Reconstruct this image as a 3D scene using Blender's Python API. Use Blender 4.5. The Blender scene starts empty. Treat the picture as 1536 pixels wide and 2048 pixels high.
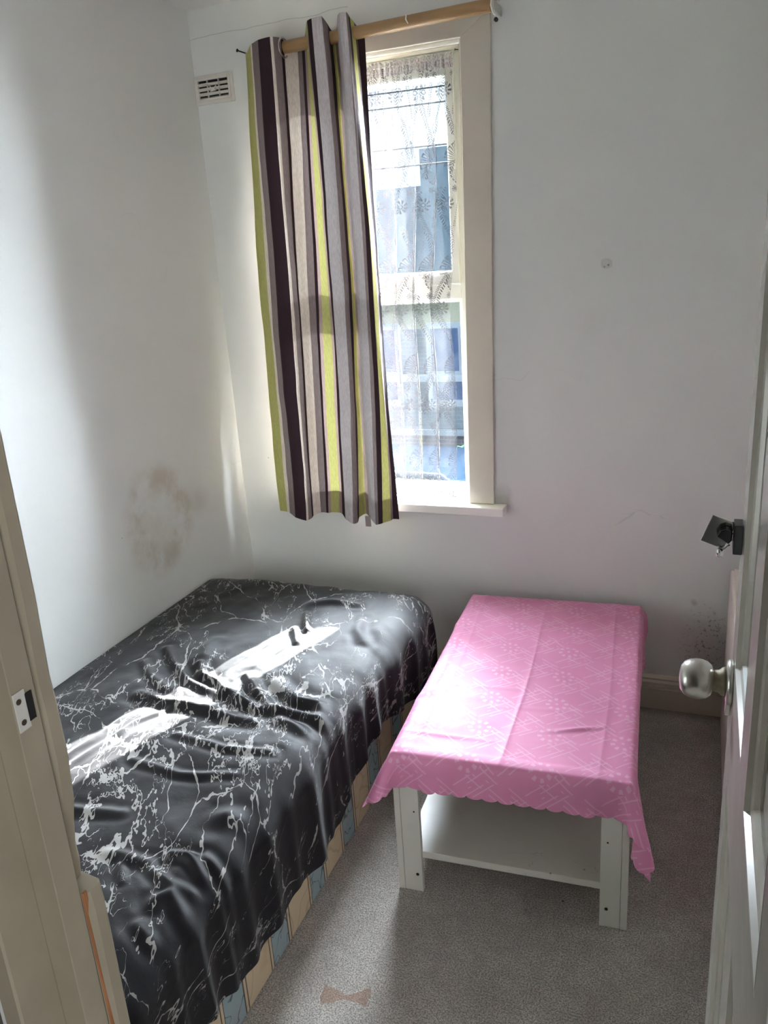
import bpy, bmesh, math, random
import numpy as np
from mathutils import Vector, Matrix
PI = math.pi
sc = bpy.context.scene
COL = sc.collection

# ------------------------------------------------------------ camera
F_PX = 1607.39
R = [[0.93160737, 0.35777962, -0.06404250], [0.05214137, -0.30593046, -0.95062497], [-0.35970679, 0.88226997, -0.30366219]]
cam = bpy.data.cameras.new('camera'); cam.sensor_fit = 'HORIZONTAL'; cam.sensor_width = 36.0
cam.lens = 36.0 * F_PX / 1536; cam.clip_start = 0.02; cam.clip_end = 200
cam_ob = bpy.data.objects.new('camera', cam); COL.objects.link(cam_ob)
rx, dn, fw = Vector(R[0]), Vector(R[1]), Vector(R[2])
m3 = Matrix((rx, -dn, -fw)).transposed()
cam_ob.matrix_world = Matrix.Translation((0, 0, 1.6)) @ m3.to_4x4()
sc.camera = cam_ob
# ------------------------------------------------------------ view
vs = sc.view_settings
vs.view_transform = 'Standard'; vs.look = 'None'; vs.gamma = 1; vs.use_curve_mapping = False
vs.exposure = 3.85
sc.cycles.max_bounces = 10; sc.cycles.diffuse_bounces = 7; sc.cycles.glossy_bounces = 4
sc.cycles.transparent_max_bounces = 24; sc.cycles.transmission_bounces = 8
sc.cycles.sample_clamp_indirect = 6
sc.cycles.caustics_reflective = False; sc.cycles.caustics_refractive = False

# ------------------------------------------------------------ node helpers
class NT:
    def __init__(s, tree): s.t = tree; s.n = tree.nodes; s.l = tree.links
    def node(s, typ, **kw):
        n = s.n.new(typ)
        for k, v in kw.items(): setattr(n, k, v)
        return n
    def put(s, sock, v):
        if isinstance(v, E): s.l.new(v.s, sock)
        elif v is not None:
            try: sock.default_value = v
            except Exception: sock.default_value = (v[0], v[1], v[2], 1.0) if hasattr(v, '__len__') and len(v) == 3 else v
    def m(s, op, a, b=None, c=None):
        n = s.n.new('ShaderNodeMath'); n.operation = op
        for i, v in enumerate((a, b, c)):
            if v is not None: s.put(n.inputs[i], v)
        return E(s, n.outputs[0])
class E:
    def __init__(s, nt, sock): s.nt = nt; s.s = sock
    def __add__(a, b): return a.nt.m('ADD', a, b)
    __radd__ = __add__
    def __sub__(a, b): return a.nt.m('SUBTRACT', a, b)
    def __rsub__(a, b): return a.nt.m('SUBTRACT', b, a)
    def __mul__(a, b): return a.nt.m('MULTIPLY', a, b)
    __rmul__ = __mul__
    def __truediv__(a, b): return a.nt.m('DIVIDE', a, b)
    def __lt__(a, b): return a.nt.m('LESS_THAN', a, b)
    def __gt__(a, b): return a.nt.m('GREATER_THAN', a, b)
    def abs(a): return a.nt.m('ABSOLUTE', a)
    def frac(a): return a.nt.m('FRACT', a)
    def sin(a): return a.nt.m('SINE', a)
    def sqrt(a): return a.nt.m('SQRT', a)
    def pow(a, b): return a.nt.m('POWER', a, b)
    def max(a, b): return a.nt.m('MAXIMUM', a, b)
    def min(a, b): return a.nt.m('MINIMUM', a, b)
    def pp(a, b): return a.nt.m('PINGPONG', a, b)
    def atan2(a, b): return a.nt.m('ARCTAN2', a, b)
def sstep(x, lo, hi, o0=0.0, o1=1.0):
    nt = x.nt; n = nt.node('ShaderNodeMapRange'); n.interpolation_type = 'SMOOTHSTEP'
    nt.put(n.inputs[0], x); nt.put(n.inputs[1], lo); nt.put(n.inputs[2], hi); nt.put(n.inputs[3], o0); nt.put(n.inputs[4], o1)
    return E(nt, n.outputs[0])
def vmath(nt, op, a, b):
    n = nt.node('ShaderNodeVectorMath', operation=op); nt.put(n.inputs[0], a); nt.put(n.inputs[1], b)
    return E(nt, n.outputs[0] if op not in ('LENGTH', 'DISTANCE', 'DOT_PRODUCT') else n.outputs[1])
def geo(nt): return E(nt, nt.node('ShaderNodeNewGeometry').outputs['Position'])
def objc(nt): return E(nt, nt.node('ShaderNodeTexCoord').outputs['Object'])
def uvc(nt): return E(nt, nt.node('ShaderNodeTexCoord').outputs['UV'])
def sep(v):
    n = v.nt.node('ShaderNodeSeparateXYZ'); v.nt.put(n.inputs[0], v)
    return [E(v.nt, o) for o in n.outputs]
def comb(nt, x, y, z=0.0):
    n = nt.node('ShaderNodeCombineXYZ'); nt.put(n.inputs[0], x); nt.put(n.inputs[1], y); nt.put(n.inputs[2], z)
    return E(nt, n.outputs[0])
def noise(v, scale, detail=3.0, rough=0.5, dist=0.0, color=False):
    n = v.nt.node('ShaderNodeTexNoise'); v.nt.put(n.inputs['Vector'], v)
    n.inputs['Scale'].default_value = scale; n.inputs['Detail'].default_value = detail
    n.inputs['Roughness'].default_value = rough; n.inputs['Distortion'].default_value = dist
    return E(v.nt, n.outputs['Color' if color else 'Fac'])
def voro(v, scale, feature='F1', out='Distance', rnd=1.0):
    n = v.nt.node('ShaderNodeTexVoronoi', feature=feature); v.nt.put(n.inputs['Vector'], v)
    n.inputs['Scale'].default_value = scale; n.inputs['Randomness'].default_value = rnd
    return E(v.nt, n.outputs[out])
def mixc(f, a, b):
    nt = f.nt; n = nt.node('ShaderNodeMix', data_type='RGBA')
    nt.put(n.inputs[0], f); nt.put(n.inputs[6], a if isinstance(a, E) else (*a[:3], 1)); nt.put(n.inputs[7], b if isinstance(b, E) else (*b[:3], 1))
    return E(nt, n.outputs[2])
def warp(v, scale, amt, detail=2.0):
    c = noise(v, scale, detail, color=True)
    c = vmath(v.nt, 'SUBTRACT', c, (0.5, 0.5, 0.5)); n = v.nt.node('ShaderNodeVectorMath', operation='SCALE')
    v.nt.put(n.inputs[0], c); n.inputs['Scale'].default_value = amt
    return vmath(v.nt, 'ADD', v, E(v.nt, n.outputs[0]))
def spot(p, c, r0, r1, squash=(1, 1, 1)):
    q = vmath(p.nt, 'SUBTRACT', p, tuple(c)); q = vmath(p.nt, 'MULTIPLY', q, tuple(squash))
    d = vmath(p.nt, 'LENGTH', q, (0, 0, 0))
    return sstep(d, r0, r1, 1.0, 0.0)
def bump(nt, h, strength=0.3, dist=0.01):
    n = nt.node('ShaderNodeBump'); n.inputs['Strength'].default_value = strength; n.inputs['Distance'].default_value = dist
    nt.put(n.inputs['Height'], h); return E(nt, n.outputs[0])
def srgb(*c):
    return tuple((x / 255 / 12.92 if x / 255 <= .04045 else ((x / 255 + .055) / 1.055) ** 2.4) for x in c)
def new_mat(name):
    m = bpy.data.materials.new(name); m.use_nodes = True
    nt = NT(m.node_tree); b = nt.n['Principled BSDF']
    return m, nt, b
def simple(name, col, rough=0.5, metal=0.0, spec=0.5, bscale=None, bstr=0.1, vary=0.0, vscale=6, coat=0):
    m, nt, b = new_mat(name)
    b.inputs['Roughness'].default_value = rough; b.inputs['Metallic'].default_value = metal
    b.inputs['Specular IOR Level'].default_value = spec; b.inputs['Coat Weight'].default_value = coat
    p = objc(nt)
    if vary:
        n = noise(p, vscale, 4, .6)
        nt.put(b.inputs['Base Color'], mixc(sstep(n, .3, .7), tuple(c * (1 - vary) for c in col), tuple(min(1, c * (1 + vary)) for c in col)))
    else: b.inputs['Base Color'].default_value = (*col, 1)
    if bscale: nt.put(b.inputs['Normal'], bump(nt, noise(p, bscale, 3), bstr, .003))
    return m

# ------------------------------------------------------------ world, sun, portals
SUN_DIR = Vector((0.315, 1.0, 0.425)).normalized()      # towards the sun
w = bpy.data.worlds.new('world'); sc.world = w; w.use_nodes = True
nt = NT(w.node_tree); nt.n.clear()
out = nt.node('ShaderNodeOutputWorld'); bg = nt.node('ShaderNodeBackground')
d = E(nt, nt.node('ShaderNodeTexCoord').outputs['Generated'])
dx, dy, dz = sep(d)
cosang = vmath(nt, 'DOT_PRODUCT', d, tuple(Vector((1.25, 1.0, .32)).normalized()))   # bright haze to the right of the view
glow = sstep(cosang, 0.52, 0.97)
cl = sstep(noise(vmath(nt, 'MULTIPLY', d, (1, 1, 2.5)), 2.2, 5, .55), .42, .62)
skyc = mixc(cl, (0.40, 0.74, 1.0), (0.92, 0.97, 1.0))
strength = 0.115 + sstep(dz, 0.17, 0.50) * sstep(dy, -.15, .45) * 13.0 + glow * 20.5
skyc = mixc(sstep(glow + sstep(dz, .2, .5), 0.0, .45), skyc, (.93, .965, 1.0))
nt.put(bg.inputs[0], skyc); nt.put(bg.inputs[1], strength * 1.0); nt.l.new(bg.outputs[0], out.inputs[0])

sun = bpy.data.lights.new('sun', 'SUN'); sun.energy = 9; sun.angle = math.radians(0.6); sun.color = (1, .96, .9)
so = bpy.data.objects.new('sun', sun); COL.objects.link(so)
so.rotation_euler = SUN_DIR.to_track_quat('Z', 'Y').to_euler()
def portal(name, loc, rot, sx, sy):
    l = bpy.data.lights.new(name, 'AREA'); l.shape = 'RECTANGLE'; l.size = sx; l.size_y = sy; l.cycles.is_portal = True
    o = bpy.data.objects.new(name, l); COL.objects.link(o); o.location = loc; o.rotation_euler = rot
portal('window_portal', (-1.07, 2.815, 1.47), (-PI / 2, 0, 0), 0.80, 1.6)
# soft fill lamp added behind the viewer to lift the room
hl = bpy.data.lights.new('landing_fill', 'AREA'); hl.shape = 'RECTANGLE'; hl.size = 1.0; hl.size_y = 1.6; hl.energy = 2.4; hl.color = (.97, .98, 1)
ho = bpy.data.objects.new('landing_fill', hl); COL.objects.link(ho); ho.location = (0.80, -0.85, 1.45); ho.rotation_euler = (PI / 2, 0, math.radians(42))

# ------------------------------------------------------------ object helpers
def link(name, me, parent=None):
    o = bpy.data.objects.new(name, me); COL.objects.link(o)
    if parent is not None: o.parent = parent
    return o
def thing(name, label, cat, loc=(0, 0, 0), rotz=0, group=None):
    o = bpy.data.objects.new(name, None); COL.objects.link(o); o.empty_display_size = .1
    o.location = loc; o.rotation_euler = (0, 0, rotz); tag(o, label, cat, group); return o
def tag(o, label, cat, group=None):
    o['label'] = label; o['category'] = cat
    if group: o['group'] = group
    return o
def struct(o, label, cat):
    tag(o, label, cat); o['kind'] = 'structure'; return o
def obj(name, bm, mat, parent=None, smooth=False, bevel=0, seg=2, autosm=None):
    me = bpy.data.meshes.new(name)
    bmesh.ops.recalc_face_normals(bm, faces=bm.faces)
    bm.to_mesh(me); bm.free()
    for m in (mat if isinstance(mat, (list, tuple)) else [mat]): me.materials.append(m)
    o = link(name, me, parent)
    if smooth: me.polygons.foreach_set('use_smooth', [True] * len(me.polygons))
    if bevel:
        md = o.modifiers.new('bevel', 'BEVEL'); md.width = bevel; md.segments = seg; md.limit_method = 'ANGLE'; md.angle_limit = math.radians(40)
    return o
def box(bm, x0, x1, y0, y1, z0, z1, mat=0, mtx=None):
    vs = [bm.verts.new(Vector(p) if mtx is None else mtx @ Vector(p)) for p in
          [(x0, y0, z0), (x1, y0, z0), (x1, y1, z0), (x0, y1, z0), (x0, y0, z1), (x1, y0, z1), (x1, y1, z1), (x0, y1, z1)]]
    for f in [(0, 3, 2, 1), (4, 5, 6, 7), (0, 1, 5, 4), (1, 2, 6, 5), (2, 3, 7, 6), (3, 0, 4, 7)]:
        fc = bm.faces.new([vs[i] for i in f]); fc.material_index = mat
def boxes(*a):
    bm = bmesh.new()
    for b in a: box(bm, *b)
    return bm
def lathe(prof, n=40, axis='Z', mtx=None):
    bm = bmesh.new(); rings = []
    for r, h in prof:
        ring = []
        for i in range(n):
            a = 2 * PI * i / n; p = Vector((r * math.cos(a), r * math.sin(a), h))
            if axis == 'X': p = Vector((p.z, p.x, p.y))
            if axis == 'Y': p = Vector((p.x, p.z, p.y))
            if mtx: p = mtx @ p
            ring.append(bm.verts.new(p))
        rings.append(ring)
    for a, b in zip(rings, rings[1:]):
        for i in range(n): bm.faces.new((a[i], a[(i + 1) % n], b[(i + 1) % n], b[i]))
    if prof[0][0] > 1e-6: bm.faces.new(rings[0])
    if prof[-1][0] > 1e-6: bm.faces.new(rings[-1][::-1])
    bmesh.ops.remove_doubles(bm, verts=bm.verts, dist=1e-6)
    return bm
def tube(bm, pts, r, n=10, caps=True):
    pts = [Vector(p) for p in pts]; rings = []
    for i, p in enumerate(pts):
        t = (pts[min(i + 1, len(pts) - 1)] - pts[max(i - 1, 0)]).normalized()
        u = t.orthogonal().normalized() if i == 0 else (u - t * u.dot(t)).normalized()
        v = t.cross(u); rr = r[i] if isinstance(r, (list, tuple)) else r
        rings.append([bm.verts.new(p + (u * math.cos(2 * PI * k / n) + v * math.sin(2 * PI * k / n)) * rr) for k in range(n)])
    for a, b in zip(rings, rings[1:]):
        for k in range(n): bm.faces.new((a[k], a[(k + 1) % n], b[(k + 1) % n], b[k]))
    if caps: bm.faces.new(rings[0][::-1]); bm.faces.new(rings[-1])
def extrude_profile(pts2, a0, a1, fn):
    """closed 2-D profile pts2 swept from a0 to a1; fn(p, a) -> xyz"""
    bm = bmesh.new(); A = [bm.verts.new(fn(p, a0)) for p in pts2]; B = [bm.verts.new(fn(p, a1)) for p in pts2]; n = len(pts2)
    for i in range(n): bm.faces.new((A[i], A[(i + 1) % n], B[(i + 1) % n], B[i]))
    bm.faces.new(A[::-1]); bm.faces.new(B); return bm
def grid_mesh(name, P, UV, mats, parent=None, matidx=None, smooth=True):
    """P (ny,nx,3) array, UV (ny,nx,2)"""
    ny, nx = P.shape[:2]; me = bpy.data.meshes.new(name)
    idx = np.arange(ny * nx).reshape(ny, nx)
    F = np.stack([idx[:-1, :-1], idx[:-1, 1:], idx[1:, 1:], idx[1:, :-1]], -1).reshape(-1, 4)
    me.from_pydata(P.reshape(-1, 3).tolist(), [], F.tolist())
    uv = me.uv_layers.new(name='UVMap'); uv.data.foreach_set('uv', UV.reshape(-1, 2)[F.reshape(-1)].astype(np.float32).ravel())
    if smooth: me.polygons.foreach_set('use_smooth', [True] * len(me.polygons))
    if matidx is not None: me.polygons.foreach_set('material_index', np.asarray(matidx, dtype=np.int32).ravel())
    for m in (mats if isinstance(mats, (list, tuple)) else [mats]): me.materials.append(m)
    me.update(); return link(name, me, parent)
def vnoise(x, y, seed=0):
    """smooth value noise on arrays, -1..1"""
    rs = np.random.RandomState(seed); T = rs.rand(64, 64) * 2 - 1
    xi = np.floor(x).astype(int); yi = np.floor(y).astype(int); fx = x - xi; fy = y - yi
    fx = fx * fx * fx * (fx * (fx * 6 - 15) + 10); fy = fy * fy * fy * (fy * (fy * 6 - 15) + 10)
    g = lambda a, b: T[b % 64, a % 64]
    return (g(xi, yi) * (1 - fx) + g(xi + 1, yi) * fx) * (1 - fy) + (g(xi, yi + 1) * (1 - fx) + g(xi + 1, yi + 1) * fx) * fy

# ------------------------------------------------------------ room dimensions
XL, XR, YB, YF, ZC = -1.69, 0.215, 2.68, 0.545, 2.428
WX0, WX1, WZ0, WZ1 = -1.385, -0.742, 0.715, 2.212          # window opening in the back wall

# ------------------------------------------------------------ wall materials
def wall_mat(name, base, marks):
    m, nt, b = new_mat(name); p = geo(nt)
    n = noise(p, 1.3, 3, .5); fine = noise(p, 60, 3, .6)
    col = mixc(sstep(n, .3, .7), tuple(c * .975 for c in base), base)
    # fine specks of dirt
    v = voro(p, 9, out='Distance'); sp = (v < 0.022) * (noise(p, 2.0, 2) > .52)
    col = mixc(sp * .55, col, (.16, .14, .12))
    # scuffs
    wv = warp(p, 3, .35); scf = sstep(voro(vmath(nt, 'MULTIPLY', wv, (1, 1, 4)), 1.6, 'DISTANCE_TO_EDGE'), 0, .006, 1, 0) * sstep(noise(p, 2.7, 2), .62, .7)
    col = mixc(scf * .22, col, (.3, .28, .25))
    for f in marks: col = f(nt, p, col)
    nt.put(b.inputs['Base Color'], col)
    b.inputs['Roughness'].default_value = .5; b.inputs['Specular IOR Level'].default_value = .35
    nt.put(b.inputs['Normal'], bump(nt, noise(p, 14, 4, .6) + fine * .25, .14, .006))
    return m
def damp_stain(nt, p, col):
    q = warp(p, 5, .16, 3)
    c = (XL, 2.13, .80)
    dd = vmath(nt, 'SUBTRACT', q, c); x, y, z = sep(dd)
    r = ((y * .8 - z * .5).pow(2.0) + ((y * .6 + z * .9) * .9).pow(2.0)).sqrt()
    ring = sstep((r - .135).abs(), .01, .075, 1, 0)
    inner = sstep(r, .05, .19, 1, 0)
    f = (ring * .40 + inner * .22) * sstep(noise(p, 11, 4, .6), .25, .6)
    col = mixc(f, col, (.40, .32, .20))
    f2 = spot(q, (XL, 2.37, .80), .01, .10) * .28
    col = mixc(f2, col, (.38, .29, .19))
    return mixc(spot(q, (XL, 1.95, .70), .0, .22) * .12, col, (.45, .40, .30))
def mould(nt, p, col):
    m1 = spot(warp(p, 9, .08), (.065, YB, .27), .03, .11, (1, 1, .62))
    sp = sstep(noise(p, 95, 3, .7), .55, .68)
    col = mixc(m1 * sp * .85, col, (.10, .08, .07)); col = mixc(m1 * .28, col, (.30, .25, .22))
    m2 = spot(warp(p, 9, .05), (.02, YB, .42), .004, .02) ; col = mixc(m2 * .4, col, (.2, .18, .16))
    # filled fixing hole
    h = spot(warp(p, 30, .012), (-.294, YB, 1.532), .012, .02); hi = spot(p, (-.296, YB, 1.535), .006, .011)
    col = mixc(h * .35, col, (.33, .33, .28)); col = mixc(hi * .5, col, (.66, .66, .62))
    col = mixc(spot(p, (-.288, YB, 1.527), .0015, .004) * .8, col, (.12, .12, .1))
    col = mixc(spot(p, (-.300, YB, 1.522), .001, .004) * .6, col, (.12, .12, .1))
    # stain beside the window board
    col = mixc(spot(warp(p, 12, .1), (-.64, YB, .745), .005, .05, (1, 1, .7)) * .5, col, (.22, .19, .15))
    return col
def crack(nt, p, col):
    x, y, z = sep(p); wz = z + (noise(p, 6, 3) - .5) * .03
    l = sstep((wz - 2.345 - x * .02 - .03).abs(), .0, .0022, 1, 0) * (x < -1.1)
    return mixc(l * .45, col, (.25, .24, .22))
WB = srgb(221, 222, 219)
M_WL = wall_mat('paint_left_wall', WB, [damp_stain])
M_WB = wall_mat('paint_back_wall', WB, [mould, crack])
M_W = wall_mat('paint_wall', WB, [])
M_HALL = simple('landing_shade', (.10, .09, .08), .7)  # shade of the unlit landing put into a near-black base colour
M_CEIL = simple('ceiling_paint', srgb(225, 224, 220), .8, bscale=20, bstr=.1)
M_TRIM = simple('cream_gloss_paint', srgb(202, 194, 178), .42, spec=.35, bscale=25, bstr=.12, vary=.05, vscale=5)
M_ARCH = simple('architrave_paint', srgb(200, 193, 182), .45, spec=.35, bscale=30, bstr=.1, vary=.035, vscale=4)
M_UPVC = simple('white_plastic_frame', srgb(236, 238, 232), .3, spec=.4)
M_SILL = simple('window_board_paint', srgb(238, 235, 228), .35, vary=.02)
M_CHROME = simple('chrome', (.75, .75, .74), .14, 1.0)
M_STEEL = simple('brushed_steel', (.58, .56, .52), .28, 1.0)
M_DARK = simple('dark_metal', (.03, .03, .03), .35, .7)
M_BLACK = simple('black_recess', (.006, .006, .006), .8)

# carpet
M_CARPET, nt, b = new_mat('grey_carpet'); p = geo(nt)
fib = noise(p, 260, 3, .75); fl = noise(p, 5, 3, .6); v = voro(warp(p, 60, .02), 190)
base = mixc(sstep(fib, .36, .64), srgb(136, 130, 124), srgb(222, 216, 208))
base = mixc(sstep(fl, .4, .65) * .16, base, srgb(120, 95, 88))
fc = sstep(noise(p, 30, 4, .7), .35, .65); base = mixc(fc * .22, base, srgb(120, 113, 106))
sx_, sy_, sz_ = sep(warp(p, 28, .022, 3))
lx = (sx_ + .683) * .97 + (sy_ - 1.247) * .25; ly = (sy_ - 1.247) - (sx_ + .683) * .24
wid = .0065 + (lx.abs() - .004).max(0.0) * .42
st = ((ly.abs() - wid) < 0.0) * (lx.abs() < .054)
base = mixc(st * .55, base, srgb(150, 112, 88))
dots = (voro(p, 7.5) < .028) * (noise(p, 3.3, 2) > .47); base = mixc(dots * .8, base, (.03, .025, .02))
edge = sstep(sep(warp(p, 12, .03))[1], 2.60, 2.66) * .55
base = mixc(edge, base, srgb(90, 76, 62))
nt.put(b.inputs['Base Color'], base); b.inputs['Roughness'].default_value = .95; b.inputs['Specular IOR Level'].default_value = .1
b.inputs['Sheen Weight'].default_value = .15
nt.put(b.inputs['Normal'], bump(nt, fib + v * .6, .55, .004))

# ------------------------------------------------------------ shell
struct(obj('floor', boxes((XL - .1, XR + .8, -1.9, YB + .02, -.10, 0)), M_CARPET), 'grey speckled carpet floor with a brown stain', 'floor')
struct(obj('ceiling', boxes((XL - .1, XR + .8, YF - .15, YB + .15, ZC, ZC + .1)), M_CEIL), 'white painted ceiling at the top left corner', 'ceiling')
struct(obj('wall_left', boxes((XL - .12, XL, .40, YB + .2, 0, ZC)), M_WL), 'white painted wall beside the bed with a brown damp stain', 'wall')
struct(obj('wall_right', boxes((XR, XR + .12, .40, YB + .2, 0, ZC)), M_W), 'painted wall behind the door and radiator', 'wall')
bm = boxes((XL, WX0, YB, YB + .125, 0, ZC), (WX1, XR, YB, YB + .125, 0, ZC), (WX0, WX1, YB, YB + .125, 0, WZ0), (WX0, WX1, YB, YB + .125, WZ1, ZC))
struct(obj('wall_back', bm, M_WB), 'white painted wall with the window, mould spots at the lower right', 'wall')
# front (doorway) wall
DX0, DX1 = -.625, .125
bm = boxes((XL, DX0 - .035, .446, YF, 0, ZC), (DX1 + .0, XR, .415, .46, 0, ZC), (DX0 - .03, DX1, .415, YF, 2.08, ZC))
struct(obj('wall_front', bm, M_W), 'wall around the doorway at the near left edge', 'wall')
bm = boxes((-1.1, DX0 - .035, .430, .445, 0, ZC), (DX1 + .03, 1.0, .400, .414, 0, ZC), (DX0 - .03, DX1 + .03, .400, .414, 2.08, ZC), (-1.15, -1.1, -1.8, .414, 0, ZC), (1.0, 1.05, -1.8, .414, 0, ZC),
           (-1.15, 1.05, -1.85, -1.8, 0, ZC), (-1.15, 1.05, -1.85, .414, ZC, ZC + .05))
struct(obj('wall_landing', bm, M_HALL), 'landing wall outside the doorway, coloured dark for shade', 'wall')

# skirting
prof = [(0, 0), (.017, 0), (.017, .078), (.014, .083), (.019, .088), (.019, .104), (.013, .112), (.013, .118), (.006, .126), (0, .128)]
bm = extrude_profile(prof, XL, XR, lambda p, a: (a, YB - p[0], p[1]))
struct(obj('baseboard_back', bm, M_TRIM), 'cream moulded skirting board below the window wall', 'baseboard')
bm = extrude_profile(prof, YF, YB - .02, lambda p, a: (XL + p[0], a, p[1]))
struct(obj('baseboard_left', bm, M_TRIM), 'cream skirting board behind the bed', 'baseboard')

# ------------------------------------------------------------ window
win = struct(thing('window_1', '', 'window', (-1.06, 2.74, WZ0)), 'white framed window with an opening upper sash behind the net curtain', 'window')
inv = Matrix.Translation(win.location).inverted()
def wobj(name, bm, mat, parent=win, **k):
    for v_ in bm.verts: v_.co = inv @ v_.co
    return obj(name, bm, mat, parent, **k)
FX0, FX1 = WX0 + .002, WX1 - .002
gy0, gy1 = 2.74, 2.80
LG = (-1.325, -.789); UG = (-1.31, -.8065)       # lower / upper glass x
# outer frame
bm = boxes((FX0, -1.335, gy0, gy1, WZ0 + .012, 2.20), (-.7795, FX1, gy0, gy1, WZ0 + .012, 2.20), (-1.335, -.7795, gy0, gy1, 2.172, 2.20),
           (-1.335, -.7795, gy0, gy1, WZ0 + .012, .766), (-1.335, -.7795, gy0, gy1, 1.442, 1.492))
wobj('frame', bm, M_UPVC, bevel=.003)
# glazing bead of lower light
bm = boxes((-1.335, LG[0], gy0 + .008, gy1 - .01, .766, 1.442), (LG[1], -.7795, gy0 + .008, gy1 - .01, .766, 1.442), (LG[0], LG[1], gy0 + .008, gy1 - .01, 1.431, 1.442), (LG[0], LG[1], gy0 + .008, gy1 - .01, .766, .776))
wobj('glazing_bead', bm, M_UPVC, bevel=.002)
sash = wobj('sash', boxes((-1.337, UG[0], gy0 - .016, gy1, 1.492, 2.172), (UG[1], -.7775, gy0 - .016, gy1, 1.492, 2.172), (UG[0], UG[1], gy0 - .016, gy1, 2.127, 2.172), (UG[0], UG[1], gy0 - .016, gy1, 1.492, 1.535)), M_UPVC, bevel=.004)
for nm, (x0, x1), z0, z1, y in (('glass_pane', UG, 1.532, 2.13, 2.770), ('glass_pane', LG, .774, 1.433, 2.775)):
    M_GLASS, nt, b = new_mat('window_glass'); nt.n.remove(b)
    tr = nt.node('ShaderNodeBsdfTransparent'); tr.inputs[0].default_value = (.93, .97, 1, 1)
    gl = nt.node('ShaderNodeBsdfGlossy'); gl.inputs[1].default_value = .02
    mx = nt.node('ShaderNodeMixShader'); lw = nt.node('ShaderNodeFresnel'); lw.inputs[0].default_value = 1.45
    nt.put(mx.inputs[0], E(nt, lw.outputs[0]) * .8); nt.l.new(tr.outputs[0], mx.inputs[1]); nt.l.new(gl.outputs[0], mx.inputs[2])
    nt.l.new(mx.outputs[0], nt.n['Material Output'].inputs[0])
    wobj(nm, boxes((x0, x1, y, y + .004, z0, z1)), M_GLASS)
# painted wooden lining round the reveal above / right and left
wobj('reveal_lining', boxes((WX0, WX1, YB + .001, 2.74, 2.197, WZ1), (WX0, WX0 + .004, YB + .001, 2.74, WZ0, 2.197), (WX1 - .004, WX1, YB + .001, 2.74, WZ0, 2.197), (WX0, WX1, 2.80, YB + .125, WZ0, WZ0 + .02)), M_TRIM)
wobj('bead_moulding', boxes((-1.38, -.742, YB - .004, YB + .012, 2.199, 2.213)), M_SILL, bevel=.004)
# window board
bm = bmesh.new()
box(bm, -1.505, -.620, 2.618, YB + .0005, .703, .734); box(bm, WX0, WX1, YB + .0005, 2.742, .712, .734)
wobj('window_board', bm, M_SILL, bevel=.003)
# architrave, slightly out of true as in the old house
def quad_prism(bm, pts, y0, y1):
    a = [bm.verts.new((x, y0, z)) for x, z in pts]; c = [bm.verts.new((x, y1, z)) for x, z in pts]; n = len(pts)
    for i in range(n): bm.faces.new((a[i], a[(i + 1) % n], c[(i + 1) % n], c[i]))
    bm.faces.new(a[::-1]); bm.faces.new(c)
bm = bmesh.new(); quad_prism(bm, [(-.753, .735), (-.664, .735), (-.641, 2.275), (-.735, 2.212)], 2.664, YB - .0005)
wobj('architrave', bm, M_ARCH, bevel=.002)
bm = bmesh.new(); quad_prism(bm, [(-.735, 2.212), (-.641, 2.275), (-1.475, 2.27), (-1.385, 2.212)], 2.664, YB - .0005)
wobj('architrave', bm, M_ARCH, bevel=.002)
bm = bmesh.new(); quad_prism(bm, [(-1.385, .735), (-1.385, 2.212), (-1.475, 2.27), (-1.475, .735)], 2.664, YB - .0005)
wobj('architrave', bm, M_ARCH, bevel=.002)

# ------------------------------------------------------------ striped curtain
def onplane(px, py, Y):
    x, y = (px - 768) / F_PX, (py - 1024) / F_PX
    d_ = rx * x + dn * y + fw; t = Y / d_.y
    return d_.x * t, 1.6 + d_.z * t
def fabric(name, col, trans=.35, rough=.8, weave=900):
    m, nt, b = new_mat(name); b.inputs['Roughness'].default_value = rough; b.inputs['Specular IOR Level'].default_value = .25
    p = objc(nt); x, y, z = sep(p)
    sl = noise(vmath(nt, 'MULTIPLY', p, (420, 420, 60)), 1, 2, .6)
    c = mixc(sstep(sl, .35, .65), tuple(k * .88 for k in col), tuple(min(1, k * 1.08) for k in col))
    nt.put(b.inputs['Base Color'], c)
    t = nt.node('ShaderNodeBsdfTranslucent'); nt.put(t.inputs[0], c)
    mx = nt.node('ShaderNodeMixShader'); mx.inputs[0].default_value = trans
    nt.l.new(b.outputs[0], mx.inputs[1]); nt.l.new(t.outputs[0], mx.inputs[2]); nt.l.new(mx.outputs[0], nt.n['Material Output'].inputs[0])
    nt.put(b.inputs['Normal'], bump(nt, sl, .12, .001))
    return m
CM = [fabric('curtain_lime', srgb(178, 176, 108), .018), fabric('curtain_cream', srgb(222, 210, 198), .010), fabric('curtain_taupe', srgb(128, 115, 113), .011),
      fabric('curtain_plum', srgb(52, 36, 42), .004), fabric('curtain_mauve', srgb(165, 142, 138), .022), fabric('curtain_silver', srgb(198, 190, 192), .004)]
LI, CR, TA, PL, MA, SI = range(6)
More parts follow.
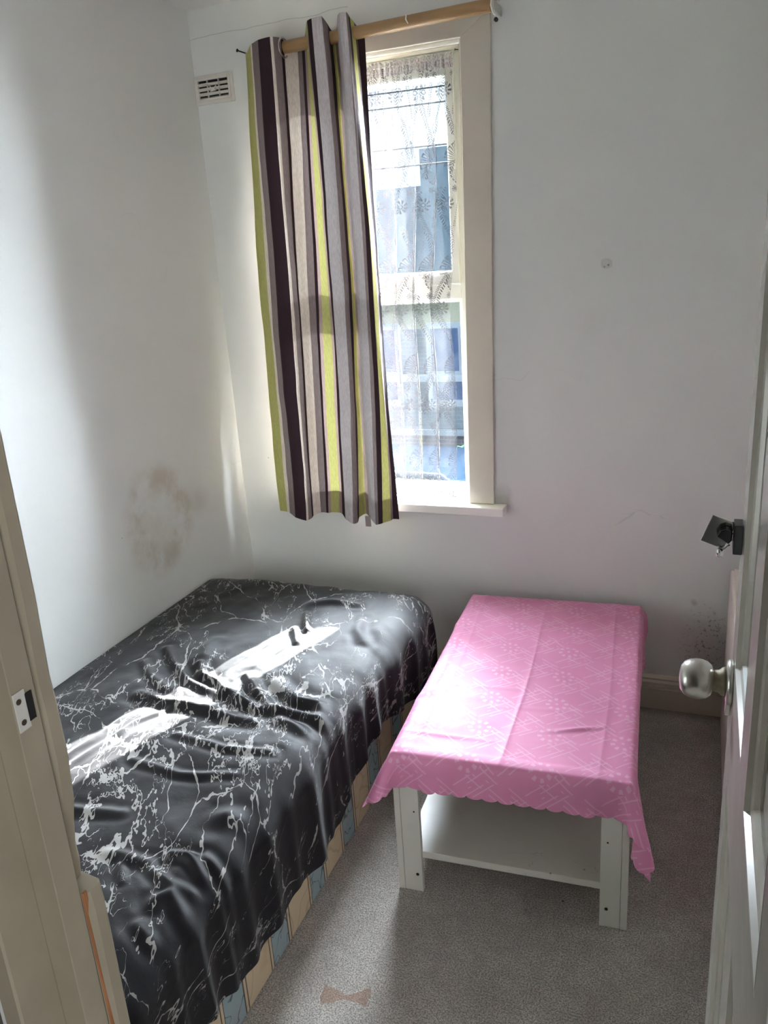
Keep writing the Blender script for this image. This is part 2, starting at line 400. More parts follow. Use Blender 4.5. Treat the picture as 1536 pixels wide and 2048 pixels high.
# columns: px at y110, px at y560, px at y1000, depth top, depth mid, depth bottom (toward viewer from y=2.60), material to the right
cols = [(491, 518, 558, -.060, -.050, -.006, LI), (502, 534, 573, -.012, -.012, .002, CR), (505, 539, 578, .000, .000, .008, TA), (518, 550, 588, .030, .028, .028, PL),
        (543, 577, 610, .044, .040, .040, CR), (549, 583, 614, .040, .036, .037, TA), (564, 593, 621, .020, .028, .030, PL), (569, 597, 624, .000, .018, .018, CR),
        (596, 616, 640, -.030, -.004, -.006, TA), (605, 629, 651, -.030, -.010, -.014, PL), (611, 634, 655, -.018, -.010, -.016, MA), (615, 640, 660, .000, -.004, -.016, LI),
        (618, 655, 677, .022, .010, -.010, MA), (620, 659, 682, .034, .022, .000, PL), (629, 663, 688, .045, .036, .022, SI), (650, 687, 704, .045, .040, .042, TA),
        (660, 696, 714, .020, .026, .030, PL), (666, 701, 716, -.020, .006, .006, LI), (673, 706, 730, -.030, -.010, -.012, MA), (678, 710, 735, .010, .012, .006, SI),
        (684, 716, 741, .044, .032, .026, SI), (698, 730, 748, .046, .042, .038, TA), (703, 736, 755, .034, .040, .036, PL), (706, 745, 764, .018, .032, .032, LI),
        (713, 752, 780, .000, .018, .020, TA), (717, 754, 784, -.022, .008, .010, PL), (731, 758, 795, -.032, -.004, .004, PL)]
def mk_curtain():
    ys = [110, 560, 1000]; SUB = 7; ny = 150
    C = np.array([c[:6] for c in cols], float); n = len(cols)
    tt = np.linspace(0, n - 1, (n - 1) * SUB + 1); i0 = np.minimum(tt.astype(int), n - 2); f = tt - i0
    # catmull-rom through the columns for depth, linear for px
    def cr(a):
        p = np.pad(a, 1, mode='edge'); p0, p1, p2, p3 = p[i0], p[i0 + 1], p[i0 + 2], p[i0 + 3]
        return .5 * (2 * p1 + (p2 - p0) * f + (2 * p0 - 5 * p1 + 4 * p2 - p3) * f ** 2 + (3 * p1 - p0 - 3 * p2 + p3) * f ** 3)
    X = np.zeros((3, len(tt))); D = np.zeros((3, len(tt)))
    for k in range(3):
        D[k] = cr(C[:, 3 + k]); px = (1 - f) * C[i0, k] + f * C[i0 + 1, k]
        for j in range(len(tt)): X[k, j] = onplane(px[j], ys[k], 2.60 - D[k, j])[0]
    zk = [2.245, 1.53, .70]
    pxt = (1 - f) * C[i0, 0] + f * C[i0 + 1, 0]
    top = np.interp(pxt, [491, 502, 560, 575, 612, 617, 650, 662, 676, 680, 700, 714, 731], [2.262, 2.277, 2.275, 2.268, 2.266, 2.303, 2.305, 2.285, 2.272, 2.305, 2.303, 2.285, 2.268])
    bot = .683 - .012 * np.clip(D[2] / .04, -1, 1) + .004 * np.sin(tt * 1.1)
    P = np.zeros((ny + 1, len(tt), 3)); UV = np.zeros((ny + 1, len(tt), 2))
    for r in range(ny + 1):
        s = r / ny; z = top * (1 - s) + bot * s
        q = np.clip((zk[0] - z) / (zk[0] - zk[2]), -.05, 1.02)
        # quadratic lagrange at q = 0, .463, 1
        a = .463; L0 = (q - a) * (q - 1) / a; L1 = q * (q - 1) / (a * (a - 1)); L2 = q * (q - a) / (1 - a)
        x = X[0] * L0 + X[1] * L1 + X[2] * L2; dd = D[0] * L0 + D[1] * L1 + D[2] * L2
        dd = np.clip(dd, -.062, .06) + .0025 * np.sin(z * 9 + tt * .9) * min(1, s * 4) + .002 * vnoise(tt * .5, z * 14, 3)
        x = x + .0015 * vnoise(tt * .4, z * 6, 5)
        P[r, :, 0] = x; P[r, :, 1] = 2.60 - dd; P[r, :, 2] = z; UV[r, :, 0] = tt; UV[r, :, 1] = z
    mi = np.repeat([c[6] for c in cols[:-1]], SUB); mi = np.tile(mi, (ny, 1))
    return P, UV, mi, SUB
P, UV, mi, SUB = mk_curtain()
cur = grid_mesh('curtain', P - np.array([-1.25, 2.6, .68]), UV, CM, None, mi); cur.location = (-1.25, 2.6, .68)
tag(cur, 'striped plum, taupe, cream and lime eyelet curtain bunched at the left of the window', 'curtain')
# turned-up bottom hem: second layer just behind, stitched
hemP = P[-9:, :, :].copy(); hemP[:, :, 1] += .0022; hemP[:, :, 2] += .001
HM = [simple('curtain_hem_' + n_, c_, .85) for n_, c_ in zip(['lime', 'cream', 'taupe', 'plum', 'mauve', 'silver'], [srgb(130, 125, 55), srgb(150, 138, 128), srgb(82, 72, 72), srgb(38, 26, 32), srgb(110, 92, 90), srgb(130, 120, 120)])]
grid_mesh('hem', hemP - np.array(cur.location), UV[-9:], HM, cur, mi[-8:])
hd = P[:12].copy(); hd[:, :, 1] += .002; hd[0, :, 2] -= .001
grid_mesh('heading_tape', hd - np.array(cur.location), UV[:12], HM, cur, mi[:11])
# eyelet rings
def ring(px, tilt):
    x, z = onplane(px, 104, 2.585); bm = bmesh.new()
    Rm = Matrix.Translation(Vector((x, 2.590, 2.247)) - cur.location) @ Matrix.Rotation(tilt, 4, 'Z')
    n, k = 32, 8
    rows = []
    for i in range(n):
        a = 2 * PI * i / n; row = []
        for j in range(k):
            t = 2 * PI * j / k; r = .0275 + .0038 * math.cos(t)
            row.append(bm.verts.new(Rm @ Vector((r * math.cos(a), .002 * math.sin(t), r * math.sin(a)))))
        rows.append(row)
    for i in range(n):
        for j in range(k): bm.faces.new((rows[i][j], rows[(i + 1) % n][j], rows[(i + 1) % n][(j + 1) % k], rows[i][(j + 1) % k]))
    obj('eyelet_ring', bm, M_CHROME, cur, smooth=True)
ring(567, 1.45)
x, z = onplane(735, 1040, 2.575)
lab = obj('care_label', boxes((x - .011 + 1.25, x + .011 + 1.25, -.020, -.019, -.028, .012)), simple('label_fabric', srgb(150, 138, 136), .8), cur)
lab['label'] = 'small mauve grey care label hanging below the hem'

# ------------------------------------------------------------ pole
pole = tag(bpy.data.objects.new('curtain_pole', None), 'brown cardboard like round curtain pole above the window', 'curtain pole'); COL.objects.link(pole); pole.location = (-1.06, 2.602, 2.26)
M_POLE, nt, b = new_mat('varnished_pole'); p = objc(nt)
nt.put(b.inputs['Base Color'], mixc(noise(vmath(nt, 'MULTIPLY', p, (4, 60, 60)), 1, 4, .6), srgb(140, 108, 70), srgb(178, 142, 98)))
b.inputs['Roughness'].default_value = .4
bm = bmesh.new(); tube(bm, [(-1.352 + 1.06, 0, -.011), (-.622 + 1.06, 0, .006)], .0185, 28)
obj('pole', bm, M_POLE, pole, smooth=False, bevel=.001)
for f_ in pole.children[0].data.polygons: f_.use_smooth = len(f_.vertices) == 4
bm = bmesh.new(); tube(bm, [(-.875 + 1.06, -.0188, .020 - .004), (-.877 + 1.06, -.0195, .004), (-.871 + 1.06, -.0175, -.008)], [.0015, .002, .0012], 8)
obj('paint_mark', bm, simple('white_paint_mark', (.8, .8, .78), .5), pole, smooth=True)
br = tag(bpy.data.objects.new('pole_bracket', None), 'small metal bracket and cord holding the right end of the pole', 'bracket'); COL.objects.link(br); br.location = (-.612, 2.66, 2.262)
obj('bracket_plate', boxes((-.006, .002, -.072, .020, -.012, .016)), M_STEEL, br, bevel=.002)
bm = bmesh.new(); tube(bm, [(.004, -.07, .030), (-.003, -.074, .024), (-.007, -.075, 0), (-.003, -.072, -.018), (.004, -.068, -.026)], .0022, 8)
obj('cord_loop', bm, simple('white_cord', (.8, .79, .76), .7), br, smooth=True)
bm = lathe([(0, -.016), (.0025, -.015), (.0025, .0), (.006, .002), (.0055, .005), (0, .006)], 12, 'X', Matrix.Translation((.012, -.07, .012)))
obj('screw', bm, M_STEEL, br, smooth=True)
bm = lathe([(0, -.005), (.006, -.004), (.006, .004), (0, .005)], 12, 'Y', Matrix.Translation((.003, -.055, -.034)))
obj('screw', bm, M_DARK, br, smooth=True)
# nails
def nail(loc, direction, L, label, r=.0016):
    Mx = Vector(direction).to_track_quat('Z', 'Y').to_matrix().to_4x4()
    o = obj('nail', lathe([(0, 0), (r * .9, .001), (r, L - .002), (r * 2.4, L - .0018), (r * 2.4, L), (0, L + .0006)], 12, 'Z', Mx), M_DARK); o.location = loc
    tag(o, label, 'nail')
nail((-1.478, YB, 2.272), (-.35, -1, .12), .040, 'small dark nail in the wall left of the striped curtain', .0022)
nail((-.742, 2.70, 2.186), (-1, -.3, .1), .020, 'tiny nail holding the net curtain wire at the top right', .0014)

# ------------------------------------------------------------ lace net curtain
M_LACE, nt, b = new_mat('white_lace'); uv = uvc(nt)
U, V, _ = sep(uv)
tu, tv = .15, .335
a = ((U / tu).pp(.5))                    # 0 at axis .. .5
vv = (V / tv).frac()
X_ = a * tu; Y_ = vv * tv
def oval(cy, rx_, ry_, wdt): 
    q = ((X_ / rx_).pow(2.0) + ((Y_ - cy) / ry_).pow(2.0)).sqrt()
    return ((q - 1.0).abs() < wdt)
def inoval(cy, rx_, ry_):
    q = ((X_ / rx_).pow(2.0) + ((Y_ - cy) / ry_).pow(2.0)).sqrt(); return q < 1.0
pat = oval(.302, .0055, .013, .28).max(oval(.245, .008, .024, .22))
pat = pat.max(inoval(.245, .0035, .014))
# fan of loops round the lower axis
def fan(cy, sgn, k, r0, r1):
    th = X_.atan2((Y_ - cy) * sgn); r = (X_.pow(2.0) + (Y_ - cy).pow(2.0)).sqrt()
    pet = ((th * k).pp(1.0) - .5).abs()
    ring_ = ((r > r0) * (r < r1)) * (th < 1.9)
    return ring_ * ((pet > .20) * (pet < .36)).max((r > r1 - .004) * (pet < .3))
pat = pat.max(fan(.20, 1.0, 3.2, .016, .060)).max(fan(.17, -1.0, 3.0, .006, .040))
# fern stems
def fern(stem, wdt, k, slope):
    dd = X_ - stem; lf = ((Y_ + dd.abs() * slope) * k).frac() < .5
    return (dd.abs() < wdt) * lf * (dd.abs() > .0012)
st1 = .042 + (Y_ * (2 * PI / tv)).sin() * .026
pat = pat.max(fern(st1, .011, 125, .9) * (noise(uv, 9, 1) > .40))
st2 = .012 + ((Y_ * (2 * PI / tv)) + 2.2).sin() * .010
pat = pat.max(fern(st2, .0055, 150, -.8) * (Y_ < .16))
# spirals
def spiral(cx, cy, r0, r1):
    qx = X_ - cx; qy = Y_ - cy; r = (qx * qx + qy * qy).sqrt(); th = qy.atan2(qx)
    return ((r > r0) * (r < r1) * ((th * 9.0 + r * 160).sin() > .0)).max((r - r0 * .6).abs() < .0016)
pat = pat.max(spiral(.050, .075, .010, .022)).max(spiral(.022, .118, .0045, .011))
alpha = pat * .52 + .19
wv = ((U * 520.0).sin() * (V * 520.0).sin()) * .05
alpha = alpha + wv
tr = nt.node('ShaderNodeBsdfTransparent'); df = nt.node('ShaderNodeBsdfDiffuse'); tl = nt.node('ShaderNodeBsdfTranslucent')
lc = mixc(pat, (.93, .93, .95), (.70, .69, .74))
nt.put(df.inputs[0], mixc(pat, (.09, .09, .092), (.16, .155, .17))); nt.put(tl.inputs[0], lc); mx1 = nt.node('ShaderNodeMixShader'); nt.put(mx1.inputs[0], .020 - pat * .0165)
nt.l.new(df.outputs[0], mx1.inputs[1]); nt.l.new(tl.outputs[0], mx1.inputs[2])
mx = nt.node('ShaderNodeMixShader'); nt.put(mx.inputs[0], alpha); nt.l.new(tr.outputs[0], mx.inputs[1]); nt.l.new(mx1.outputs[0], mx.inputs[2])
nt.l.new(mx.outputs[0], nt.n['Material Output'].inputs[0]); nt.n.remove(b)
def mk_net():
    nu, nv = 420, 190; Utot = .74
    u = np.linspace(0, Utot, nu + 1)[None, :]; s = np.linspace(0, 1, nv + 1)[:, None]
    z = 2.168 + (.735 - 2.168) * s + 0 * u
    rightx = np.interp(z, [.70, .92, 1.1, 1.44, 1.75, 2.15, 2.2], [-.826, -.817, -.812, -.826, -.789, -.771, -.770])
    leftx = -1.16
    amp = np.clip((2.10 - z) / .35, 0, 1)
    ph = u / Utot * 5.2 * 2 * PI + .35 * np.sin(z * 2.3) + .5
    k = (rightx - leftx) / Utot
    x = leftx + k * u + amp * .017 * np.sin(ph)
    y = 2.706 + amp * .016 * np.cos(ph) + (1 - amp) * .004 * np.sin(u * 260 + 2 * np.sin(z * 40)) 
    x = x + (1 - amp) * .003 * np.sin(u * 150)
    # scalloped bottom, slack on the sill
    sc_ = np.abs(np.sin(u / .075 * PI)); zz = z + (.0 + .030 * (1 - sc_)) * s ** 14 - .006 * np.cos(ph) * s ** 8
    zz = np.maximum(zz, .7365)
    P = np.stack([x, y, zz], -1); UV = np.stack([u + 0 * z, z + 0 * u], -1); return P, UV
P, UV = mk_net()
net = grid_mesh('net_curtain', P - np.array([-.96, 2.706, .735]), UV, M_LACE); net.location = (-.96, 2.706, .735)
tag(net, 'sheer white lace net curtain with leaf pattern hanging in the window', 'net curtain')
# gathered heading of the net
hu = np.linspace(0, 1, 500)[None, :]; hv = np.linspace(0, 1, 9)[:, None]
hx = -1.16 + .39 * hu + 0 * hv; rs = .0055 * np.sin(hu * 190 + 3 * np.sin(hu * 23)) + .003 * vnoise(hu * 90 + 0 * hv, hv * 2 + 0 * hu, 9)
hy = 2.702 + rs; hz = 2.184 - .040 * hv + .004 * vnoise(hu * 60 + 0 * hv, 0 * hu + hv, 4) * (hv < .3)
M_LACEH, nt, b = new_mat('lace_heading'); b.inputs['Base Color'].default_value = (.74, .71, .74, 1); b.inputs['Roughness'].default_value = .9
tr = nt.node('ShaderNodeBsdfTransparent'); mx = nt.node('ShaderNodeMixShader')
nt.put(mx.inputs[0], .35 + sstep(noise(vmath(nt, 'MULTIPLY', uvc(nt), (140, 6, 1)), 1, 3, .7), .35, .65) * .5)
nt.l.new(tr.outputs[0], mx.inputs[1]); nt.l.new(b.outputs[0], mx.inputs[2]); nt.l.new(mx.outputs[0], nt.n['Material Output'].inputs[0])
hP = np.stack([hx, hy, hz], -1)
grid_mesh('gathered_heading', hP - np.array(net.location), np.stack([hu + 0 * hv, hv + 0 * hu], -1), M_LACEH, net)
bm = bmesh.new(); tube(bm, [(-1.2 + .96, -.003, 1.434), (-.80 + .96, -.003, 1.436), (-.745 + .96, -.004, 1.451)], .0012, 6)
obj('hanging_wire', bm, simple('wire', (.7, .68, .62), .4), net, smooth=True)

# ------------------------------------------------------------ air vent
vent = thing('air_vent', 'white plastic louvred air vent high in the corner by the curtain', 'vent', (-1.614, YB, 2.181))
M_VENT = simple('vent_plastic', srgb(214, 210, 202), .5, vary=.03)
obj('backing', boxes((-.062, .062, -.0035, -.001, -.033, .033)), M_BLACK, vent)
def framebox(bm, x0, x1, z0, z1, t, y0, y1):
    for b_ in ((x0, x0 + t, y0, y1, z0, z1), (x1 - t, x1, y0, y1, z0, z1), (x0 + t, x1 - t, y0, y1, z0, z0 + t), (x0 + t, x1 - t, y0, y1, z1 - t, z1)): box(bm, *b_)
bm = bmesh.new(); framebox(bm, -.0755, .077, -.045, .045, .013, -.008, 0); obj('plate', bm, M_VENT, vent, bevel=.0015)
bm = bmesh.new(); framebox(bm, -.0665, .0665, -.034, .037, .008, -.013, -.004); obj('grille_frame', bm, M_VENT, vent, bevel=.0015)
for k in range(3):
    z = -.0285 + (k + 1) * .0148
    Mx = Matrix.Translation((0, -.0095, z)) @ Matrix.Rotation(math.radians(-35), 4, 'X'); bm = bmesh.new(); box(bm, -.059, .059, -.0055, .0055, -.001, .001, 0, Mx)
    obj('slat', bm, M_VENT, vent)
for k in range(4):
    z = -.0285 + k * .0148 + .004
    Mx = Matrix.Translation((0, -.006, z)) @ Matrix.Rotation(math.radians(40), 4, 'X'); bm = bmesh.new(); box(bm, -.059, .059, -.002, .004, -.0008, .0008, 0, Mx)
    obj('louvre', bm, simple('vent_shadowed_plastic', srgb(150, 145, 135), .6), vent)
obj('mullion', boxes((-.0235, -.0215, -.0135, -.005, -.027, .030)), M_VENT, vent); obj('mullion', boxes((.0215, .0235, -.0135, -.005, -.027, .030)), M_VENT, vent)
bm = bmesh.new(); quad_prism(bm, [(-.012, .010), (-.003, .003), (.004, .003), (.013, .010), (.013, .006), (.006, 0), (.012, -.006), (-.012, -.009), (-.005, 0), (-.012, .005)], -.0150, -.010); obj('damper_knob', bm, M_VENT, vent)
for sx in (-.070, .0715):
    obj('screw', lathe([(0, 0), (.0016, 0), (.0014, .0009), (0, .001)], 10, 'Y', Matrix.Translation((sx, -.0062, .040)) @ Matrix.Scale(-1, 4, (0, 1, 0))), M_DARK, vent)

# ------------------------------------------------------------ bed
bed = thing('divan_bed', 'low single divan bed with cream and blue patterned base along the left wall', 'bed', (-1.28, 1.5, 0))
def loc_bm(bm, o):
    iv = o.matrix_basis.inverted() if o.matrix_basis != Matrix() else Matrix.Translation(o.location).inverted()
    for v_ in bm.verts: v_.co = v_.co - o.location
    return bm
M_DIV, nt, b = new_mat('divan_damask'); p = geo(nt); x, y, z = sep(p)
per = .2065; fy = ((y - 1.26 + per * 20) / per).frac()
blue = fy < .378
l1 = ((fy - .378).abs() < .012).max((fy - .44).abs() < .010).max(fy < .012).max((fy - .95).abs() < .010)
sw = sstep((noise(warp(p, 10, .10), 17, 1, .5) - .5).abs(), .0, .022, 1, 0)
sw2 = sstep((noise(warp(p, 8, .05), 9, 1) - .5).abs(), .0, .022, 1, 0)
c = mixc(blue, srgb(205, 185, 156), srgb(150, 166, 170))
c = mixc(sw2 * (1.0 - blue) * .35, c, srgb(150, 115, 90)); c = mixc(sw * blue * .8, c, srgb(62, 66, 74))
c = mixc(l1 * .85, c, srgb(58, 58, 60)); c = mixc(sstep(noise(p, 12, 3), .55, .75) * .25, c, srgb(160, 118, 88))
nt.put(b.inputs['Base Color'], c); b.inputs['Roughness'].default_value = .8; b.inputs['Specular IOR Level'].default_value = .2
obj('base', loc_bm(boxes((XL + .022, -.872, .575, 2.405, .004, .285)), bed), M_DIV, bed, bevel=.008, seg=3)
obj('mattress', loc_bm(boxes((XL + .012, -.862, .570, 2.400, .287, .470)), bed), simple('mattress_ticking', srgb(200, 195, 185), .8), bed, bevel=.04, seg=5)

# sheet --------------------------------------------------------------
M_SHEET, nt, b = new_mat('black_marble_print_satin'); uv = uvc(nt)
rot = nt.node('ShaderNodeVectorRotate', rotation_type='Z_AXIS'); nt.put(rot.inputs['Vector'], uv); rot.inputs['Angle'].default_value = math.radians(-28)
q = E(nt, rot.outputs[0]); q = vmath(nt, 'MULTIPLY', q, (1.0, .62, 1)); q = vmath(nt, 'ADD', q, (4.37, 2.9, 0))
q1 = warp(q, 2.6, .16, 3)
qs = vmath(nt, 'MULTIPLY', q1, (1.0, .52, 1))
dens = sstep(noise(vmath(nt, 'MULTIPLY', q, (1.0, .38, 1)), 4.2, 2, .5, .4), .50, .66)
mod = noise(q1, 17, 3, .6)
n1 = (noise(qs, 4.6, 5, .62) - .5).abs(); n2 = (noise(vmath(nt, 'ADD', qs, (3.1, 7.7, 0)), 7.5, 5, .66) - .5).abs(); n3 = (noise(vmath(nt, 'ADD', qs, (9.3, 1.7, 0)), 15, 4, .66) - .5).abs()
thick = sstep(mod, .38, .70)
v1 = n1 < (thick * .0065 + dens * thick * .009)
v2 = (n2 < (thick * .0055 + dens * thick * .013)) * (noise(q, 3.7, 2) + dens * .25 > .53)
v3 = (n3 < (thick * dens * .030 + .0025)) * (noise(q, 5.1, 2) + dens * .35 > .62)
e1 = voro(warp(q1, 14, .05, 4), 4.0, 'DISTANCE_TO_EDGE')
v4 = (e1 < thick * .012) * sstep(mod, .40, .5)
vein = v1.max(v2).max(v3).max(v4)
nt.put(b.inputs['Base Color'], mixc(vein, (.0115, .0102, .0120), srgb(146, 143, 140)))
b.inputs['Roughness'].default_value = .60; b.inputs['Specular IOR Level'].default_value = .29
b.inputs['Anisotropic'].default_value = .85
tg = nt.node('ShaderNodeTangent', direction_type='UV_MAP'); tg.uv_map = 'UVMap'; nt.l.new(tg.outputs[0], b.inputs['Tangent'])
b.inputs['Sheen Weight'].default_value = .10; b.inputs['Sheen Roughness'].default_value = .4
nt.put(b.inputs['Normal'], bump(nt, noise(vmath(nt, 'MULTIPLY', uv, (1, 1, 1)), 55, 4, .6), .16, .004))

wr = [  # polylines on the mattress top (x, y), height m, half width m
 ([(-1.329, 1.753), (-1.282, 1.701), (-1.205, 1.661), (-1.118, 1.613), (-1.036, 1.581)], .020, .018),
 ([(-1.488, 1.815), (-1.403, 1.734), (-1.310, 1.664), (-1.225, 1.627), (-1.171, 1.620)], .014, .017),
 ([(-1.400, 1.560), (-1.325, 1.551), (-1.235, 1.541), (-1.151, 1.537), (-1.077, 1.519), (-1.017, 1.522)], .017, .022),
 ([(-1.156, 1.734), (-1.076, 1.652), (-1.002, 1.590), (-.917, 1.587), (-.859, 1.590)], .016, .018),
 ([(-1.364, 1.899), (-1.366, 1.845), (-1.335, 1.768)], .012, .03),
 ([(-1.054, 1.715), (-.953, 1.643), (-.893, 1.646), (-.847, 1.581)], .015, .022),
 ([(-1.195, 2.218), (-1.133, 2.254), (-1.037, 2.254)], .014, .022),
 ([(-1.164, 2.041), (-1.105, 1.944)], .013, .014), ([(-1.180, 2.157), (-1.118, 2.033)], .015, .012),
 ([(-1.136, 2.427), (-1.099, 2.423)], .014, .022),
 ([(-1.353, 1.223), (-1.333, 1.328), (-1.318, 1.441), (-1.275, 1.517)], .007, .011),
 ([(-1.384, 1.258), (-1.373, 1.376), (-1.359, 1.495)], .006, .010),
 ([(-.901, 1.178), (-.870, 1.190)], .012, .025), ([(-1.507, 1.724), (-1.441, 1.661), (-1.350, 1.609)], .008, .015),
 ([(-1.465, 2.459), (-1.416, 2.417)], .010, .02), ([(-.958, 1.551), (-.884, 1.522)], .012, .018),
 ([(-.981, 2.163), (-.960, 2.071), (-.917, 2.008)], .010, .02),
 ([(-.936, 1.053), (-.893, 1.056), (-.853, 1.036)], .016, .014), ([(-.868, 1.071), (-.831, 1.066)], .014, .014),
 ([(-.891, .938), (-.876, .968), (-.837, .943)], .015, .016), ([(-1.068, 1.018), (-1.029, 1.020), (-.967, 1.020)], .008, .014),
 ([(-1.021, 1.004), (-.983, .961)], .007, .010), ([(-.949, 1.007), (-.897, .987), (-.853, .992)], .009, .012),
 ([(-.884, .881), (-.853, .868)], .010, .014),
 ([(-1.60, 1.22), (-1.45, 1.12), (-1.28, 1.10), (-1.12, 1.13)], .010, .016), ([(-1.5, 1.04), (-1.36, .98), (-1.2, 1.0)], .009, .014),
 ([(-1.22, 1.30), (-1.08, 1.28), (-.95, 1.31)], .008, .013), ([(-1.18, 1.42), (-1.02, 1.39), (-.90, 1.41)], .008, .013)]
def ridge(x, y):
    h = np.zeros_like(x)
    for pts, H, W in wr:
        best = np.full_like(x, 9.0); tb = np.zeros_like(x); n = len(pts) - 1
        for i in range(n):
            ax, ay = pts[i]; bx, by = pts[i + 1]; L2 = (bx - ax) ** 2 + (by - ay) ** 2
            t = np.clip(((x - ax) * (bx - ax) + (y - ay) * (by - ay)) / L2, 0, 1)
            dd = np.hypot(x - ax - t * (bx - ax), y - ay - t * (by - ay)); mk = dd < best
            best = np.where(mk, dd, best); tb = np.where(mk, (i + t) / n, tb)
        H = H * .72; W = W * .8
        h += H * np.exp(-(best / W) ** 2) * (.55 + .45 * np.sin(PI * tb)) 
        h -= H * .25 * np.exp(-((best - W * 2.0) / W) ** 2)
    return h
xi, yi_, rr, ztop = -.905, 2.345, .082, .493
hy = np.array([.50, .80, .9, 1.0, 1.1, 1.2, 1.33, 1.45, 1.58, 1.64, 1.71, 1.79, 1.86, 1.95, 2.08, 2.22, 2.30, 2.40])
hz = np.array([.22, .22, .235, .205, .185, .185, .195, .185, .19, .225, .25, .27, .30, .275, .235, .205, .21, .20])
def mk_sheet():
    ncx, nsk = 170, 90; ncy = 330
    sx = np.concatenate([np.linspace(XL + .006, xi, ncx), xi + np.linspace(0, 1, nsk + 1)[1:] * 10 ])   # >xi encodes q*10
    ty = np.concatenate([np.linspace(.565, yi_, ncy), yi_ + np.linspace(0, 1, nsk + 1)[1:] * 10])
    S, T = np.meshgrid(sx, ty)
    qx = np.clip((S - xi) / 10, 0, 1); qy = np.clip((T - yi_) / 10, 0, 1)
    bx = np.minimum(S, xi); by = np.minimum(T, yi_)
    q = np.maximum(qx, qy); mn = np.minimum(qx, qy)
    frac = np.where(q > 0, mn / np.maximum(q, 1e-9), 0)
    ang = np.where(qx >= qy, frac * PI / 4, PI / 2 - frac * PI / 4)         # 0 -> +x , pi/2 -> +y
    zh = np.interp(by, hy, hz); zh = np.where(ang > .01, .20 + .0 * ang, zh)
    zh = zh + .006 * vnoise(by * 14, by * 0 + 2, 8)
    Lh = rr * PI / 2 + (ztop - rr - zh); L = q * Lh
    phi = np.clip(L / rr, 0, PI / 2)
    outd = rr * np.sin(phi); down = rr * (1 - np.cos(phi)) + np.maximum(0, L - rr * PI / 2)
    hang = np.clip((L - rr * PI / 2) / .25, 0, 1.3)
    # outward folds of the hanging part
    tpos = by + ang * .16
    f = np.zeros_like(S)
    for y0, A, W in ((.880, .016, .016), (.955, .018, .018), (1.035, .020, .020), (1.12, .010, .022), (1.225, .014, .025), (1.33, .008, .02), (1.44, .016, .028), (1.53, .010, .02),
                     (1.64, .013, .022), (1.76, .010, .02), (1.84, .018, .024), (1.93, .010, .02), (2.05, .012, .03), (2.17, .008, .02), (2.27, .012, .03), (2.36, .012, .02), (2.43, .016, .022), (2.52, .014, .02), (.78, .014, .02), (.70, .014, .02)):
        cy = y0 + .03 * (down - .15) * np.sin(y0 * 40)
        f += A * np.exp(-((tpos - cy) / W) ** 2)
    f += .007 * np.sin(tpos * 41 + 1.2 * np.sin(tpos * 7)) + .004 * vnoise(tpos * 16, down * 9, 2) 
    outd = outd + f * np.clip(down / .22, 0, 1.15) * np.where(tpos < 1.7, .55, .9) - .012 * hang * np.clip((tpos - 1.6) * 3, 0, 1) * (ang < .01) * 0
    outd = outd + .012 * np.sin(np.clip(down / .3, 0, 1) * PI) * np.clip((tpos - 1.9) / .4, 0, 1)
    x = bx + outd * np.cos(ang); y = by + outd * np.sin(ang); z = ztop - down
    # front wall of the skirt must clear the base
    topw = np.cos(phi)
    h = ridge(x, np.minimum(y, 2.47)) * 1.15
    soft = .005 * vnoise(x * 5 + 9, y * 5, 1) + .0035 * vnoise(x * 12 + y * 5, y * 9 - x * 6, 4) + .0012 * vnoise(x * 30 + y * 14, y * 24 - x * 12, 6)
    dome = -.012 * np.clip((-1.5 - x) / .19, 0, 1) ** 2
    wall = 1 - np.exp(-((x - XL) / .02))
    z = z + (h + soft) * np.clip(topw, 0, 1) * wall + dome
    # skirt also carries a little of the ridge relief outward
    k = (1 - np.clip(topw, 0, 1)); x = x + k * np.cos(ang) * (h * .4 + soft * .6); y = y + k * np.sin(ang) * (soft * .8)
    z = np.maximum(z, .12); y = np.minimum(y, YB - .07)
    P = np.stack([x, y, z], -1)
    # texture coordinates: arc lengths
    UV = np.stack([bx + L * np.cos(ang), by + L * np.sin(ang)], -1)
    return P, UV
P, UV = mk_sheet()
sh = grid_mesh('bed_sheet', P - np.array([-1.28, 1.5, .48]), UV, M_SHEET); sh.location = (-1.28, 1.5, .48)
tag(sh, 'black satin sheet with white marble vein print draped over the bed', 'bed sheet')

# ------------------------------------------------------------ coffee table
TH = math.radians(2.95)
TW, TD, TZ = .577, .985, .412
tab = thing('coffee_table', 'low white coffee table with a lower shelf under the pink cloth', 'table', (-.6767, 1.5944, 0), TH)
M_TW, nt, b = new_mat('white_table_paint'); p = objc(nt)
scr = sstep(voro(warp(vmath(nt, 'MULTIPLY', p, (1, 3, 3)), 4, .5, 3), 4.5, 'DISTANCE_TO_EDGE'), 0, .008, 1, 0) * sstep(noise(p, 7, 2), .58, .66)
dk = (voro(p, 16) < .045) * (noise(p, 5, 2) > .55)
c = mixc(scr * .45, srgb(218, 215, 206), srgb(110, 100, 88)); c = mixc(dk * .6, c, srgb(60, 55, 50)); c = mixc(sstep(noise(p, 4, 3), .45, .7) * .12, c, srgb(180, 170, 150))
nt.put(b.inputs['Base Color'], c); b.inputs['Roughness'].default_value = .32; b.inputs['Specular IOR Level'].default_value = .4
obj('tabletop', boxes((0, TW, 0, TD, TZ - .045, TZ)), M_TW, tab, bevel=.004)
LWd, LT = .065, .016
